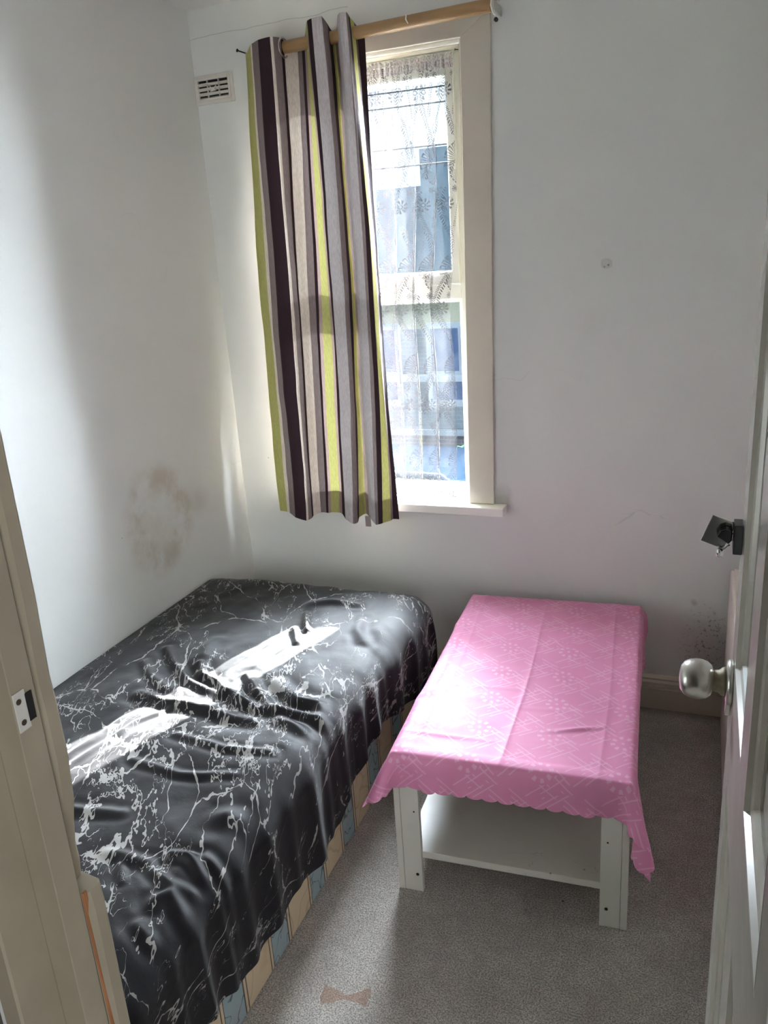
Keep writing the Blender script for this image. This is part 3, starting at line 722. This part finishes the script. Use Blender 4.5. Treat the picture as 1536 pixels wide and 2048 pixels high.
for ix in (0, 1):
    for iy in (0, 1):
        x0 = 0 if ix == 0 else TW - LWd; sgx = 1 if ix == 0 else -1
        xo = 0 if ix == 0 else TW
        y0 = 0 if iy == 0 else TD
        bm = bmesh.new()
        yy = (0, LT) if iy == 0 else (TD - LT, TD)
        xx = (LT + .0008, LWd) if ix == 0 else (TW - LWd, TW - LT - .0008)
        box(bm, *xx, *yy, .001, TZ - .046)                       # front plank
        yl = (-.001, .060) if iy == 0 else (TD - .060, TD + .001)
        xs = (0, LT) if ix == 0 else (TW - LT, TW)
        box(bm, *xs, *yl, .001, TZ - .046)                        # side plank
        lg = obj('leg', bm, M_TW, tab, bevel=.0012)
        if iy == 0:
            sxp = .052 if ix == 0 else TW - .049
            for zz, rr_ in ((.055, .0042), (.250, .0022)):
                obj('screw', lathe([(0, -.0006), (rr_, -.0005), (rr_, .0004), (0, .0005)], 14, 'Y', Matrix.Translation((sxp, -.0006, zz))), M_DARK, lg)
obj('shelf', boxes((.017, TW - .017, .012, TD - .012, .100, .120)), M_TW, tab, bevel=.0015)

# pink cloth: small numerical cloth relaxation over the table box
def mk_cloth():
    oxl, oxr, oyf, oyb = .090, .165, .085, .050
    h = .0125
    nx = int(round((TW + oxl + oxr) / h)) + 1; ny = int(round((TD + oyf + oyb) / h)) + 1
    us = np.linspace(-oxl, TW + oxr, nx); vs_ = np.linspace(-oyf, TD + oyb, ny); hx = us[1] - us[0]; hyy = vs_[1] - vs_[0]
    Ug, Vg = np.meshgrid(us, vs_)
    P = np.stack([Ug, Vg, np.full_like(Ug, TZ + .006)], -1)
    rs = np.random.RandomState(5); P[:, :, 2] += rs.rand(ny, nx) * .0006
    a = .035 * 0
    Q = P.copy(); dt = 1 / 60; g = np.array([0, 0, -3.5])
    def con(P, sa, sb, L, k):
        A = P[sa]; B = P[sb]; d_ = B - A; l = np.linalg.norm(d_, axis=-1, keepdims=True) + 1e-9
        c_ = d_ * ((l - L) / l) * (.5 * k); P[sa] += c_; P[sb] -= c_
    s_ = slice
    C = []
    for o in (0, 1): C.append(((s_(None), s_(o, nx - 1 - ((nx - 1 - o) % 2), 2)), (s_(None), s_(o + 1, nx - ((nx - 1 - o) % 2), 2)), hx, 1.0))
    for o in (0, 1): C.append(((s_(o, ny - 1 - ((ny - 1 - o) % 2), 2), s_(None)), (s_(o + 1, ny - ((ny - 1 - o) % 2), 2), s_(None)), hyy, 1.0))
    dg = math.hypot(hx, hyy)
    for o in (0, 1):
        e = ny - 1 - ((ny - 1 - o) % 2)
        C.append(((s_(o, e, 2), s_(0, nx - 1)), (s_(o + 1, e + 1, 2), s_(1, nx)), dg, .35)); C.append(((s_(o, e, 2), s_(1, nx)), (s_(o + 1, e + 1, 2), s_(0, nx - 1)), dg, .35))
    C.append(((s_(None), s_(0, nx - 2)), (s_(None), s_(2, nx)), 2 * hx, .12)); C.append(((s_(0, ny - 2), s_(None)), (s_(2, ny), s_(None)), 2 * hyy, .12))
    C.append(((s_(None), s_(0, nx - 4)), (s_(None), s_(4, nx)), 4 * hx, .05)); C.append(((s_(0, ny - 4), s_(None)), (s_(4, ny), s_(None)), 4 * hyy, .05))
    m = .0065
    for it in range(260):
        V_ = (P - Q) * .955; Q = P.copy(); P = P + V_ + g * dt * dt * .5
        for k in range(10):
            for sa, sb, L, st_ in C: con(P, sa, sb, L, st_)
            # collide with the table box (rounded by margin m)
            x, y, z = P[..., 0], P[..., 1], P[..., 2]
            ins = (x > -m) & (x < TW + m) & (y > -m) & (y < TD + m) & (z < TZ + m) & (z > 0)
            dl = np.stack([x + m, TW + m - x, y + m, TD + m - y, TZ + m - z], -1); am = dl.argmin(-1)
            P[..., 0] = np.where(ins & (am == 0), -m, np.where(ins & (am == 1), TW + m, P[..., 0]))
            P[..., 1] = np.where(ins & (am == 2), -m, np.where(ins & (am == 3), TD + m, P[..., 1]))
            P[..., 2] = np.where(ins & (am == 4), TZ + m, P[..., 2])
            on = ins & (am == 4); P[on, 0] = P[on, 0] * .5 + Q[on, 0] * .5; P[on, 1] = P[on, 1] * .5 + Q[on, 1] * .5
    # upsample x4 (Catmull-Rom)
    def up(A, ax, k=4):
        A = np.moveaxis(A, ax, 0); n = A.shape[0]; t = np.linspace(0, n - 1, (n - 1) * k + 1); i = np.minimum(t.astype(int), n - 2); f = (t - i).reshape(-1, *([1] * (A.ndim - 1)))
        p = np.concatenate([2 * A[:1] - A[1:2], A, 2 * A[-1:] - A[-2:-1]]); p0, p1, p2, p3 = p[i], p[i + 1], p[i + 2], p[i + 3]
        r_ = .5 * (2 * p1 + (p2 - p0) * f + (2 * p0 - 5 * p1 + 4 * p2 - p3) * f ** 2 + (3 * p1 - p0 - 3 * p2 + p3) * f ** 3)
        return np.moveaxis(r_, 0, ax)
    P = up(up(P, 0), 1); UVg = up(up(np.stack([Ug, Vg], -1), 0), 1)
    # scalloped edge rows
    pitch = .0385
    def ext(P, UVg, axis, end):
        a1 = P[0] if (axis == 0 and end == 0) else P[-1] if axis == 0 else P[:, 0] if end == 0 else P[:, -1]
        a2 = P[2] if (axis == 0 and end == 0) else P[-3] if axis == 0 else P[:, 2] if end == 0 else P[:, -3]
        u1 = UVg[0] if (axis == 0 and end == 0) else UVg[-1] if axis == 0 else UVg[:, 0] if end == 0 else UVg[:, -1]
        d_ = a1 - a2; d_ /= np.linalg.norm(d_, axis=-1, keepdims=True) + 1e-9
        s = u1[:, 0] if axis == 0 else u1[:, 1]
        am = .0095 * np.sqrt(np.clip(1 - (2 * ((s / pitch) % 1) - 1) ** 2, 0, 1))[:, None]
        new = []; nuv = []
        dirv = np.array([0, -1.]) if (axis == 0 and end == 0) else np.array([0, 1.]) if axis == 0 else np.array([-1., 0]) if end == 0 else np.array([1., 0])
        for q in (.5, 1.0): new.append(a1 + d_ * am * q); nuv.append(u1 + dirv * am * q)
        if axis == 0:
            A = np.stack(new); B = np.stack(nuv)
            return (np.concatenate([A[::-1], P]), np.concatenate([B[::-1], UVg])) if end == 0 else (np.concatenate([P, A]), np.concatenate([UVg, B]))
        A = np.stack(new, 1); B = np.stack(nuv, 1)
        return (np.concatenate([A[:, ::-1], P], 1), np.concatenate([B[:, ::-1], UVg], 1)) if end == 0 else (np.concatenate([P, A], 1), np.concatenate([UVg, B], 1))
    for ax in (0, 1):
        for en in (0, 1): P, UVg = ext(P, UVg, ax, en)
    # packing creases and small ripples on the top
    u, v = UVg[..., 0], UVg[..., 1]; topm = np.clip((P[..., 2] - TZ) / .003, 0, 1)
    hgt = np.zeros_like(u)
    for c0, A in ((.060, .0016), (.272, .0030), (.497, .0022)): hgt += A * np.exp(-np.abs(u - c0 - .004 * np.sin(v * 5)) / .006)
    for (cu, cv, au, av, H, rot) in ((.345, .66, .07, .010, .006, -.10), (.40, .615, .05, .012, .005, -.15), (.44, .20, .06, .008, .006, .35), (.30, .27, .10, .010, .002, .1), (.13, .10, .12, .008, .0025, 0), (.12, .45, .10, .010, .002, .1), (.22, .36, .12, .008, .002, 0.05)):
        du = (u - cu) * math.cos(rot) + (v - cv) * math.sin(rot); dv = -(u - cu) * math.sin(rot) + (v - cv) * math.cos(rot)
        hgt += H * np.exp(-(du / au) ** 2 - (dv / av) ** 2)
    hgt += .0009 * (1 + vnoise(u * 14, v * 26, 7))
    P[..., 2] += hgt * topm
    return P, UVg
M_PINK, nt, b = new_mat('pink_jacquard_cloth'); uv = uvc(nt); U, V, _ = sep(uv)
pu, pv = .176, .150
X0 = (U + .07) / pu; Y0 = (V + .03) / pv
s1 = X0 + Y0; s2 = X0 - Y0
def ln(s, off, wd, g, g0, g1): return (((s - off + 10.0).frac() - .5).abs() < wd) * ((g + 10.0).frac() > g0) * ((g + 10.0).frac() < g1)
wd = .013
pt = ln(s1, .02, wd, s2, .10, .90).max(ln(s1, .14, wd, s2, .0, .62)).max(ln(s1, .36, wd, s2, .38, 1.0)).max(ln(s1, .47, wd, s2, .2, .8))
pt = pt.max(ln(s2, .02, wd, s1, .10, .90)).max(ln(s2, .14, wd, s1, .38, 1.0)).max(ln(s2, .36, wd, s1, .0, .62)).max(ln(s2, .47, wd, s1, .2, .8))
pt = pt.max(ln(s1, .25, .018, s2, .46, .54)).max(ln(s2, .25, .012, s1, .30, .38)).max(ln(s1, .25, .012, s2, .80, .88))
fx = ((X0 + 10.0).frac() - .5) * pu; fyv = ((Y0 + 10.25).frac() - .5) * pv
r = (fx * fx + fyv * fyv).sqrt(); th = fyv.atan2(fx)
pet = ((r - .024).abs() < .0055) * ((th * 8.0).sin() > .15); pet = pet.max(r < .004)
clear = r > .034
pt = (pt * clear).max(pet)
pk = srgb(228, 148, 186)
wvn = noise(vmath(nt, 'MULTIPLY', uv, (30, 700, 1)), 1, 2)
base = mixc(pt * .75, pk, srgb(246, 188, 216)); base = mixc(sstep(noise(uv, 9, 3), .45, .75) * .12, base, srgb(206, 104, 146))
nt.put(b.inputs['Base Color'], base); nt.put(b.inputs['Roughness'], .52 - pt * .2); b.inputs['Specular IOR Level'].default_value = .16
b.inputs['Sheen Weight'].default_value = .08
nt.put(b.inputs['Normal'], bump(nt, pt * .5 + wvn * .12 + noise(uv, 38, 3) * .5, .3, .002))
tl = nt.node('ShaderNodeBsdfTranslucent'); nt.put(tl.inputs[0], mixc(pt, srgb(224, 110, 155), srgb(150, 60, 95)))
mx = nt.node('ShaderNodeMixShader'); mx.inputs[0].default_value = .08
nt.l.new(b.outputs[0], mx.inputs[1]); nt.l.new(tl.outputs[0], mx.inputs[2]); nt.l.new(mx.outputs[0], nt.n['Material Output'].inputs[0])
P, UV = mk_cloth()
cl_ = grid_mesh('tablecloth', P - np.array([0, 0, TZ]), UV, M_PINK); cl_.location = (-.6767, 1.5944, TZ); cl_.rotation_euler = (0, 0, TH)
tag(cl_, 'pink patterned tablecloth with scalloped edge spread over the low table', 'tablecloth')

# ------------------------------------------------------------ radiator
rad = thing('radiator', 'white panel radiator with grille top behind the open door', 'radiator', (.16, 2.1, .03))
M_RAD = simple('radiator_enamel', srgb(226, 214, 208), .35)
x0, x1, y0_, y1_, z0, z1 = -.041, .045, -.55, .515, 0, .540
obj('front_panel', boxes((x0, x0 + .012, y0_, y1_, z0, z1)), M_RAD, rad, bevel=.005, seg=3)
obj('back_panel', boxes((x1 - .012, x1, y0_, y1_, z0, z1)), M_RAD, rad, bevel=.005, seg=3)
obj('side_panel', boxes((x0 + .010, x1 - .010, y1_ - .006, y1_, z0 + .02, z1 + .002)), M_RAD, rad, bevel=.002)
obj('side_panel', boxes((x0 + .010, x1 - .010, y0_, y0_ + .006, z0 + .02, z1 + .002)), M_RAD, rad, bevel=.002)
gr = bmesh.new()
box(gr, x0 + .010, x0 + .020, y0_, y1_, z1 - .004, z1 + .004); box(gr, x1 - .020, x1 - .010, y0_, y1_, z1 - .004, z1 + .004)
for k in range(90):
    yy = y0_ + .012 + k * (y1_ - y0_ - .024) / 89; box(gr, x0 + .020, x1 - .020, yy - .0028, yy + .0028, z1 - .004, z1 + .002)
obj('top_grille', gr, M_RAD, rad)
obj('fins', boxes((x0 + .013, x1 - .013, y0_ + .01, y1_ - .01, z0 + .03, z1 - .05)), simple('radiator_inside', (.25, .24, .23), .6), rad)
for fy_ in (-.40, .33): obj('wall_fixing', boxes((x1, .055 - .0005, fy_, fy_ + .04, .1, .45)), M_RAD, rad)

# ------------------------------------------------------------ door
door = struct(thing('door_1', '', 'door', (.064, .47, .008)), 'cream painted four panel door standing open at the right edge', 'door')
DL, DTK, DH = .70, .038, 1.99          # leaf runs from y=0 to DL in door space
M_DOOR = simple('cream_door_gloss', srgb(192, 188, 178), .22, spec=.5, bscale=18, bstr=.10, vary=.06, vscale=7, coat=.25)
pan = [(.08, .31), (.40, .62)]; rows_ = [(.20, .83), (1.015, 1.86)]
bm = bmesh.new()
ysp = [0, .08, .31, .40, .62, DL]; zsp = [0, .20, .83, 1.015, 1.86, DH]
for i in range(5):
    for j in range(5):
        if i in (1, 3) and j in (1, 3): continue
        box(bm, 0, DTK, ysp[i], ysp[i + 1], zsp[j], zsp[j + 1])
bmesh.ops.remove_doubles(bm, verts=bm.verts, dist=1e-5)
seen = {}
for f_ in list(bm.faces):
    k = tuple(sorted(v_.index for v_ in f_.verts))
bm.verts.index_update()
for f_ in list(bm.faces):
    seen.setdefault(tuple(sorted(v_.index for v_ in f_.verts)), []).append(f_)
for k, fl_ in seen.items():
    if len(fl_) > 1:
        for f_ in fl_: bm.faces.remove(f_)
obj('door_frame_rails', bm, M_DOOR, door, bevel=.0015)
for (ya, yb) in pan:
    for (za, zb) in rows_:
        po = obj('door_panel', boxes((.016, DTK - .016, ya - .005, yb + .005, za - .005, zb + .005)), M_DOOR, door)
        bm = bmesh.new(); Wm = .024
        # moulding: stepped frame from face (x=0) into panel (x=.016)
        pf = [(0, 0), (0, .003), (.006, .006), (.008, .014), (.013, .018), (.013, Wm), (.016, Wm)]
        loops = []
        for (dx_, ins) in pf:
            loops.append([bm.verts.new((dx_, *q_)) for q_ in ((ya + ins, za + ins), (yb - ins, za + ins), (yb - ins, zb - ins), (ya + ins, zb - ins))])
        for A, B in zip(loops, loops[1:]):
            for k in range(4): bm.faces.new((A[k], A[(k + 1) % 4], B[(k + 1) % 4], B[k]))
        obj('moulding', bm, M_DOOR, po)
# knob
ky, kz = 1.125 - .47, .983 - .008
kn = obj('door_knob', lathe([(.0105, -.012), (.0115, -.024), (.0135, -.030), (.0215, -.033), (.0268, -.040), (.0290, -.050), (.0292, -.058), (.0275, -.068), (.0240, -.076), (.0165, -.082), (.006, -.0838), (0, -.084)], 48, 'X', Matrix.Translation((0, ky, kz)) @ Matrix.Scale(.86, 4, (1, 0, 0))), M_STEEL, door, smooth=True)
kn['label'] = 'round brushed steel door knob'
nk = obj('knob_neck', lathe([(.022, -.008), (.0205, -.014), (.0165, -.018), (.0150, -.028), (.0150, -.031), (0, -.031)], 36, 'X', Matrix.Translation((0, ky, kz))), simple('stained_brass_neck', srgb(150, 140, 116), .5, .3, vary=.15, vscale=90), kn, smooth=True)
rs_ = obj('rose', lathe([(.0, -.0095), (.020, -.0095), (.031, -.008), (.0335, -.004), (.0335, -.0005), (0, -.0005)], 48, 'X', Matrix.Translation((0, ky, kz))), M_STEEL, kn, smooth=True)
obj('key_tab', boxes((-.008, -.001, ky - .012, ky + .004, kz - .048, kz - .028)), M_STEEL, kn, bevel=.001)
# chrome flip lock above
LY, LZ = 1.135 - .47, 1.202 - .008
M_DCH = simple('dark_chrome', (.10, .10, .105), .18, 1.0)
lk = obj('flip_lock', boxes((-.0125, -.0005, LY - .016, LY + .016, LZ - .021, LZ + .021)), M_DCH, door, bevel=.0015)
lk['label'] = 'square chrome flip lock above the knob'
obj('lock_bolt', boxes((-.0125, -.0112, LY - .012, LY + .012, LZ - .015, LZ + .015)), M_DARK, lk)
Mx = Matrix.Translation((-.030, LY + .012, LZ + .001)) @ Matrix.Rotation(math.radians(20), 4, 'Y')
bm = bmesh.new(); box(bm, -.018, .015, -.0015, .0015, -.021, .021, 0, Mx); obj('hinged_plate', bm, M_CHROME, lk, bevel=.001)
bm = bmesh.new(); quad_prism(bm, [(-.034, LZ + .000), (-.029, LZ + .009), (-.022, LZ + .012), (-.014, LZ + .010), (-.014, LZ - .004), (-.018, LZ - .010)], LY - .006, LY + .009); obj('turn_barrel', bm, M_DCH, lk, bevel=.0015)
obj('link_arm', boxes((-.022, -.012, LY - .004, LY + .006, LZ - .006, LZ + .004)), M_CHROME, lk, bevel=.001)
bm = bmesh.new(); tube(bm, [(-.016, LY + .006, LZ - .014), (-.022, LY + .004, LZ - .020), (-.028, LY + .004, LZ - .024)], .0012, 6); obj('stud_link', bm, M_CHROME, lk)
obj('stud', lathe([(0, 0), (.0045, .0005), (.0045, .010), (.003, .012), (0, .012)], 16, 'Z', Matrix.Translation((-.028, LY + .004, LZ - .032))), M_CHROME, lk, smooth=True)

# ------------------------------------------------------------ door lining on the left
lin = struct(thing('trim_1', '', 'door frame', (-.62, .48, 0)), 'cream door frame at the left edge with broken timber low down', 'door frame')
M_LIN = simple('dirty_cream_gloss', srgb(158, 149, 130), .4, spec=.4, bscale=16, bstr=.2, vary=.08, vscale=6)
def lobj(name, bm, mat, parent=lin, **k):
    for v_ in bm.verts: v_.co = v_.co - lin.location
    return obj(name, bm, mat, parent, **k)
lobj('jamb', boxes((-.655, -.600, .496, .5255, 0, 2.08)), M_LIN, bevel=.001)
prof = [(-.655, .4455), (-.633, .4455), (-.631, .448), (-.631, .4955), (-.655, .4955)]
lobj('inner_lining', extrude_profile(prof, 0, 2.06, lambda p, a: (p[0], p[1], a)), M_LIN)
# architrave on the room side with a gouged, splintered edge
def edge_x(z):
    pts = [(0, -.599), (.93, -.597), (.955, -.598), (.957, -.622), (1.0, -.621), (1.06, -.611), (1.10, -.606), (1.17, -.605), (1.20, -.607), (1.24, -.604), (2.1, -.603)]
    return float(np.interp(z, [p_[0] for p_ in pts], [p_[1] for p_ in pts]))
bm = bmesh.new(); zs = sorted(set([0, .3, .6, .9, .93, .954, .958, .98, 1.0, 1.03, 1.06, 1.09, 1.12, 1.15, 1.18, 1.21, 1.3, 1.6, 2.1])); prev = None
random.seed(3)
for z in zs:
    e = edge_x(z) + random.uniform(-.0012, .0012)
    ring_ = [bm.verts.new(c_) for c_ in ((-.655, .526, z), (e - .012, .526, z), (e - .003, .530, z), (e, .538, z), (e, .552, z), (e - .004, .557, z), (-.68, .560, z))]
    if prev:
        for k in range(7): bm.faces.new((prev[k], prev[(k + 1) % 7], ring_[(k + 1) % 7], ring_[k]))
    else: bm.faces.new(ring_[::-1])
    prev = ring_
bm.faces.new(prev)
lobj('architrave', bm, M_LIN)
M_RAW, nt, b = new_mat('raw_pine'); p = geo(nt)
nt.put(b.inputs['Base Color'], mixc(noise(vmath(nt, 'MULTIPLY', p, (300, 300, 14)), 1, 3, .6), srgb(112, 66, 40), srgb(184, 128, 84))); b.inputs['Roughness'].default_value = .8
sp = bmesh.new()
def strip(bm, pts, w0, y):
    a = None
    for (x, z, w_) in pts:
        c_ = [bm.verts.new(q_) for q_ in ((x - w_, y, z), (x + w_, y + .001, z), (x + w_, y + .006, z), (x - w_, y + .006, z))]
        if a:
            for k in range(4): bm.faces.new((a[k], a[(k + 1) % 4], c_[(k + 1) % 4], c_[k]))
        else: bm.faces.new(c_[::-1])
        a = c_
    bm.faces.new(a)
strip(sp, [(-.6195, 1.062, .0008), (-.6205, 1.04, .0022), (-.6205, 1.0, .0032), (-.6180, .965, .004), (-.6120, .950, .003)], 0, .5225)
lobj('splintered_wood', sp, M_RAW)['label'] = 'bare brown splintered wood'
sp = bmesh.new(); strip(sp, [(-.6010, .958, .0013), (-.6010, .90, .0014), (-.6005, .82, .0009), (-.6000, .74, .0008), (-.5995, .60, .0004)], 0, .5285)
lobj('splintered_wood', sp, M_RAW)['label'] = 'bare brown splintered wood'
sp = bmesh.new(); strip(sp, [(-.6125, .945, .0005), (-.6110, .88, .0008), (-.6120, .82, .0005), (-.6085, .76, .0007), (-.6080, .68, .0005)], 0, .5255)
lobj('split_line', sp, simple('dark_split', (.05, .035, .025), .9))
sp = bmesh.new(); strip(sp, [(-.6155, .955, .0015), (-.6165, .90, .0045), (-.6165, .86, .0045), (-.6160, .80, .0022), (-.6140, .70, .001)], 0, .5250)
lobj('bare_filler', sp, simple('grey_white_filler', srgb(205, 204, 196), .8))
# strike plate
MS = Matrix.Identity(4)
st_ = lobj('strike_plate', boxes((-.6000, -.5988, .497, .512, 1.180, 1.222)), simple('painted_plate', srgb(205, 203, 196), .4), bevel=.0004)
st_['label'] = 'small white metal strike plate with two screws and a dark keep'
obj('keep_hole', (lambda b_: ([setattr(v_, 'co', v_.co - lin.location) for v_ in b_.verts], b_)[1])(boxes((-.5995, -.5984, .511, .5195, 1.186, 1.216))), M_BLACK, st_)
for yy, zz in ((.5025, 1.212), (.5035, 1.189)):
    b_ = lathe([(0, .0003), (.0030, .0003), (.0030, -.0003), (0, -.0003)], 14, 'X', Matrix.Translation((-.5984, yy, zz)))
    for v_ in b_.verts: v_.co = v_.co - lin.location
    obj('screw', b_, simple('screw_brown', (.10, .08, .06), .4, .6), st_)
# right hand and head of the lining (mostly outside the picture)
lin2 = struct(obj('trim_2', boxes((.108, .124, .4145, .545, 0, 2.08), (-.60, .108, .4145, .545, 2.06, 2.08)), M_LIN), 'door frame head and hinge side', 'door frame')

# ------------------------------------------------------------ outside
def ext(name, label, cat, loc): return thing(name, label, cat, loc)
GZ = -2.75
M_PAVE = simple('pale_paving', srgb(26, 29, 31), spec=.05, rough=.9, bscale=3, vary=.06)
struct(obj('street', boxes((-14, 8, 3.2, 30, GZ - .2, GZ)), M_PAVE), 'pale street below the window', 'ground')
def brickmat(name, c1, c2, cm):
    m, nt, b = new_mat(name); t = nt.node('ShaderNodeTexBrick'); g_ = geo(nt); x, y, z = sep(g_); nt.put(t.inputs['Vector'], comb(nt, x, z, 0.0))
    t.inputs['Color1'].default_value = (*c1, 1); t.inputs['Color2'].default_value = (*c2, 1); t.inputs['Mortar'].default_value = (*cm, 1)
    t.inputs['Scale'].default_value = 1; t.inputs['Brick Width'].default_value = .22; t.inputs['Row Height'].default_value = .075; t.inputs['Mortar Size'].default_value = .008
    nt.l.new(t.outputs[0], b.inputs['Base Color']); b.inputs['Roughness'].default_value = .9; b.inputs['Specular IOR Level'].default_value = .05; return m
M_BRICK = brickmat('hazy_brick', srgb(75, 88, 103), srgb(83, 96, 103), srgb(94, 103, 109))  # blue glare over the street put into the brick colours
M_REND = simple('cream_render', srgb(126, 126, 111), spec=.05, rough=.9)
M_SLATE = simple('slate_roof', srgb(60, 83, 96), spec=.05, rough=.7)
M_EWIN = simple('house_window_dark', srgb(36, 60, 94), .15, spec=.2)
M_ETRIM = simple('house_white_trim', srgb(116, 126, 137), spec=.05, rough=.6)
house = thing('terraced_house', 'brick terraced house tinted pale blue for glare across the street seen through the glass', 'house', (-3.0, 14, GZ))
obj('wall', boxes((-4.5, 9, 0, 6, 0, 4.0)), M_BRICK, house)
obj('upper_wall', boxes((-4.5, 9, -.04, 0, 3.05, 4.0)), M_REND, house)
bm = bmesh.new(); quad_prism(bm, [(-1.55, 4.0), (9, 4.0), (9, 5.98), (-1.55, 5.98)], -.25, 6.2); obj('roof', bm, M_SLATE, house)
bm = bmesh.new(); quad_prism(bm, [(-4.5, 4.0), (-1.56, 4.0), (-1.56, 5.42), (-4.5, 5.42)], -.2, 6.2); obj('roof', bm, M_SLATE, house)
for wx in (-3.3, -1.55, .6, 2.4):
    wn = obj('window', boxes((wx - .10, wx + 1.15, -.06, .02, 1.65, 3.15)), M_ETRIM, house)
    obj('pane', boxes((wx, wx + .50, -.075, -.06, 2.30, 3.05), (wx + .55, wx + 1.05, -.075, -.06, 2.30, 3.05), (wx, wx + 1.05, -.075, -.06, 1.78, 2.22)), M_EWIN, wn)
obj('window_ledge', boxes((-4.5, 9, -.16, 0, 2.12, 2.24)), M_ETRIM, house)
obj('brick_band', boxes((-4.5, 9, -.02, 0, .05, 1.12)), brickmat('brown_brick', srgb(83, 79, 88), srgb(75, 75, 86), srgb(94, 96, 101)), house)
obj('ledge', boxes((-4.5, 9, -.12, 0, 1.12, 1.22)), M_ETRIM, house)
car = thing('parked_car', 'blue car parked in the street below the window', 'car', (-3.9, 11.2, GZ))
M_CARB = simple('car_paint', srgb(11, 24, 36), .25, coat=.6); M_CARG = simple('car_glass', srgb(22, 28, 29), .08, spec=.8); M_TYRE = simple('tyre', (.03, .03, .03), .8)
bm = bmesh.new()
quad_prism(bm, [(-2.0, .30), (2.0, .30), (2.05, .55), (1.95, .80), (1.2, .90), (.55, 1.38), (-.9, 1.42), (-1.6, .95), (-2.0, .88), (-2.08, .6)], -.82, .82)
obj('body', bm, M_CARB, car, bevel=.06, seg=3)
bm = bmesh.new(); quad_prism(bm, [(1.10, .92), (.52, 1.33), (-.85, 1.36), (-1.42, .95)], -.835, .835); obj('side_window', bm, M_CARG, car)
for wx in (-1.3, 1.3):
    for wy in (-.80, .80):
        obj('wheel', lathe([(0, -.1), (.30, -.1), (.32, -.06), (.32, .06), (.30, .1), (0, .1)], 24, 'Y', Matrix.Translation((wx, wy, .32))), M_TYRE, car, smooth=False)
# shrub by the far garden wall
random.seed(8)
shrub = thing('garden_shrub', 'green shrub in front of the house across the street', 'shrub', (-3.45, 12.9, GZ))
bm = bmesh.new()
for k in range(900):
    a_, b__ = random.uniform(0, 2 * PI), random.uniform(-.6, 1.5); r_ = .55 * random.random() ** .4
    c_ = Vector((math.cos(a_) * math.cos(b__) * r_, math.sin(a_) * math.cos(b__) * r_, .75 + math.sin(b__) * r_))
    n_ = Vector((random.gauss(0, 1), random.gauss(0, 1), random.gauss(0, 1))).normalized(); t_ = n_.orthogonal().normalized(); s__ = n_.cross(t_)
    l_ = .05
    bm.faces.new([bm.verts.new(c_ + q_) for q_ in (t_ * l_, s__ * l_ * .5, -t_ * l_, -s__ * l_ * .5)])
obj('foliage', bm, simple('leaves', srgb(90, 150, 100), .7), shrub)
bm = bmesh.new()
for k in range(5): tube(bm, [(0, 0, 0), (math.cos(k * 1.3) * .1, math.sin(k * 1.3) * .1, .4), (math.cos(k * 1.3) * .25, math.sin(k * 1.3) * .25, .8)], [.02, .015, .008], 6)
obj('stem', bm, simple('bark', srgb(90, 80, 60), .9), shrub)
for k, zc in enumerate((3.60, 3.42, 2.92, 2.70)):
    bm = bmesh.new(); tube(bm, [(-12 + i * 2, 10.5 + .1 * i, zc + .012 * (i - 5) ** 2 * .4) for i in range(11)], .012, 6)
    o = obj('telephone_cable', bm, simple('cable', (.012, .014, .016), .9)); tag(o, ['topmost thin overhead cable crossing the sky outside the upper sash', 'second thin overhead cable from the top outside the upper sash', 'thin overhead cable passing in front of the roof opposite, upper of two', 'lowest thin overhead cable, passing in front of the roof opposite'][k], 'cable', 'overhead cables outside')
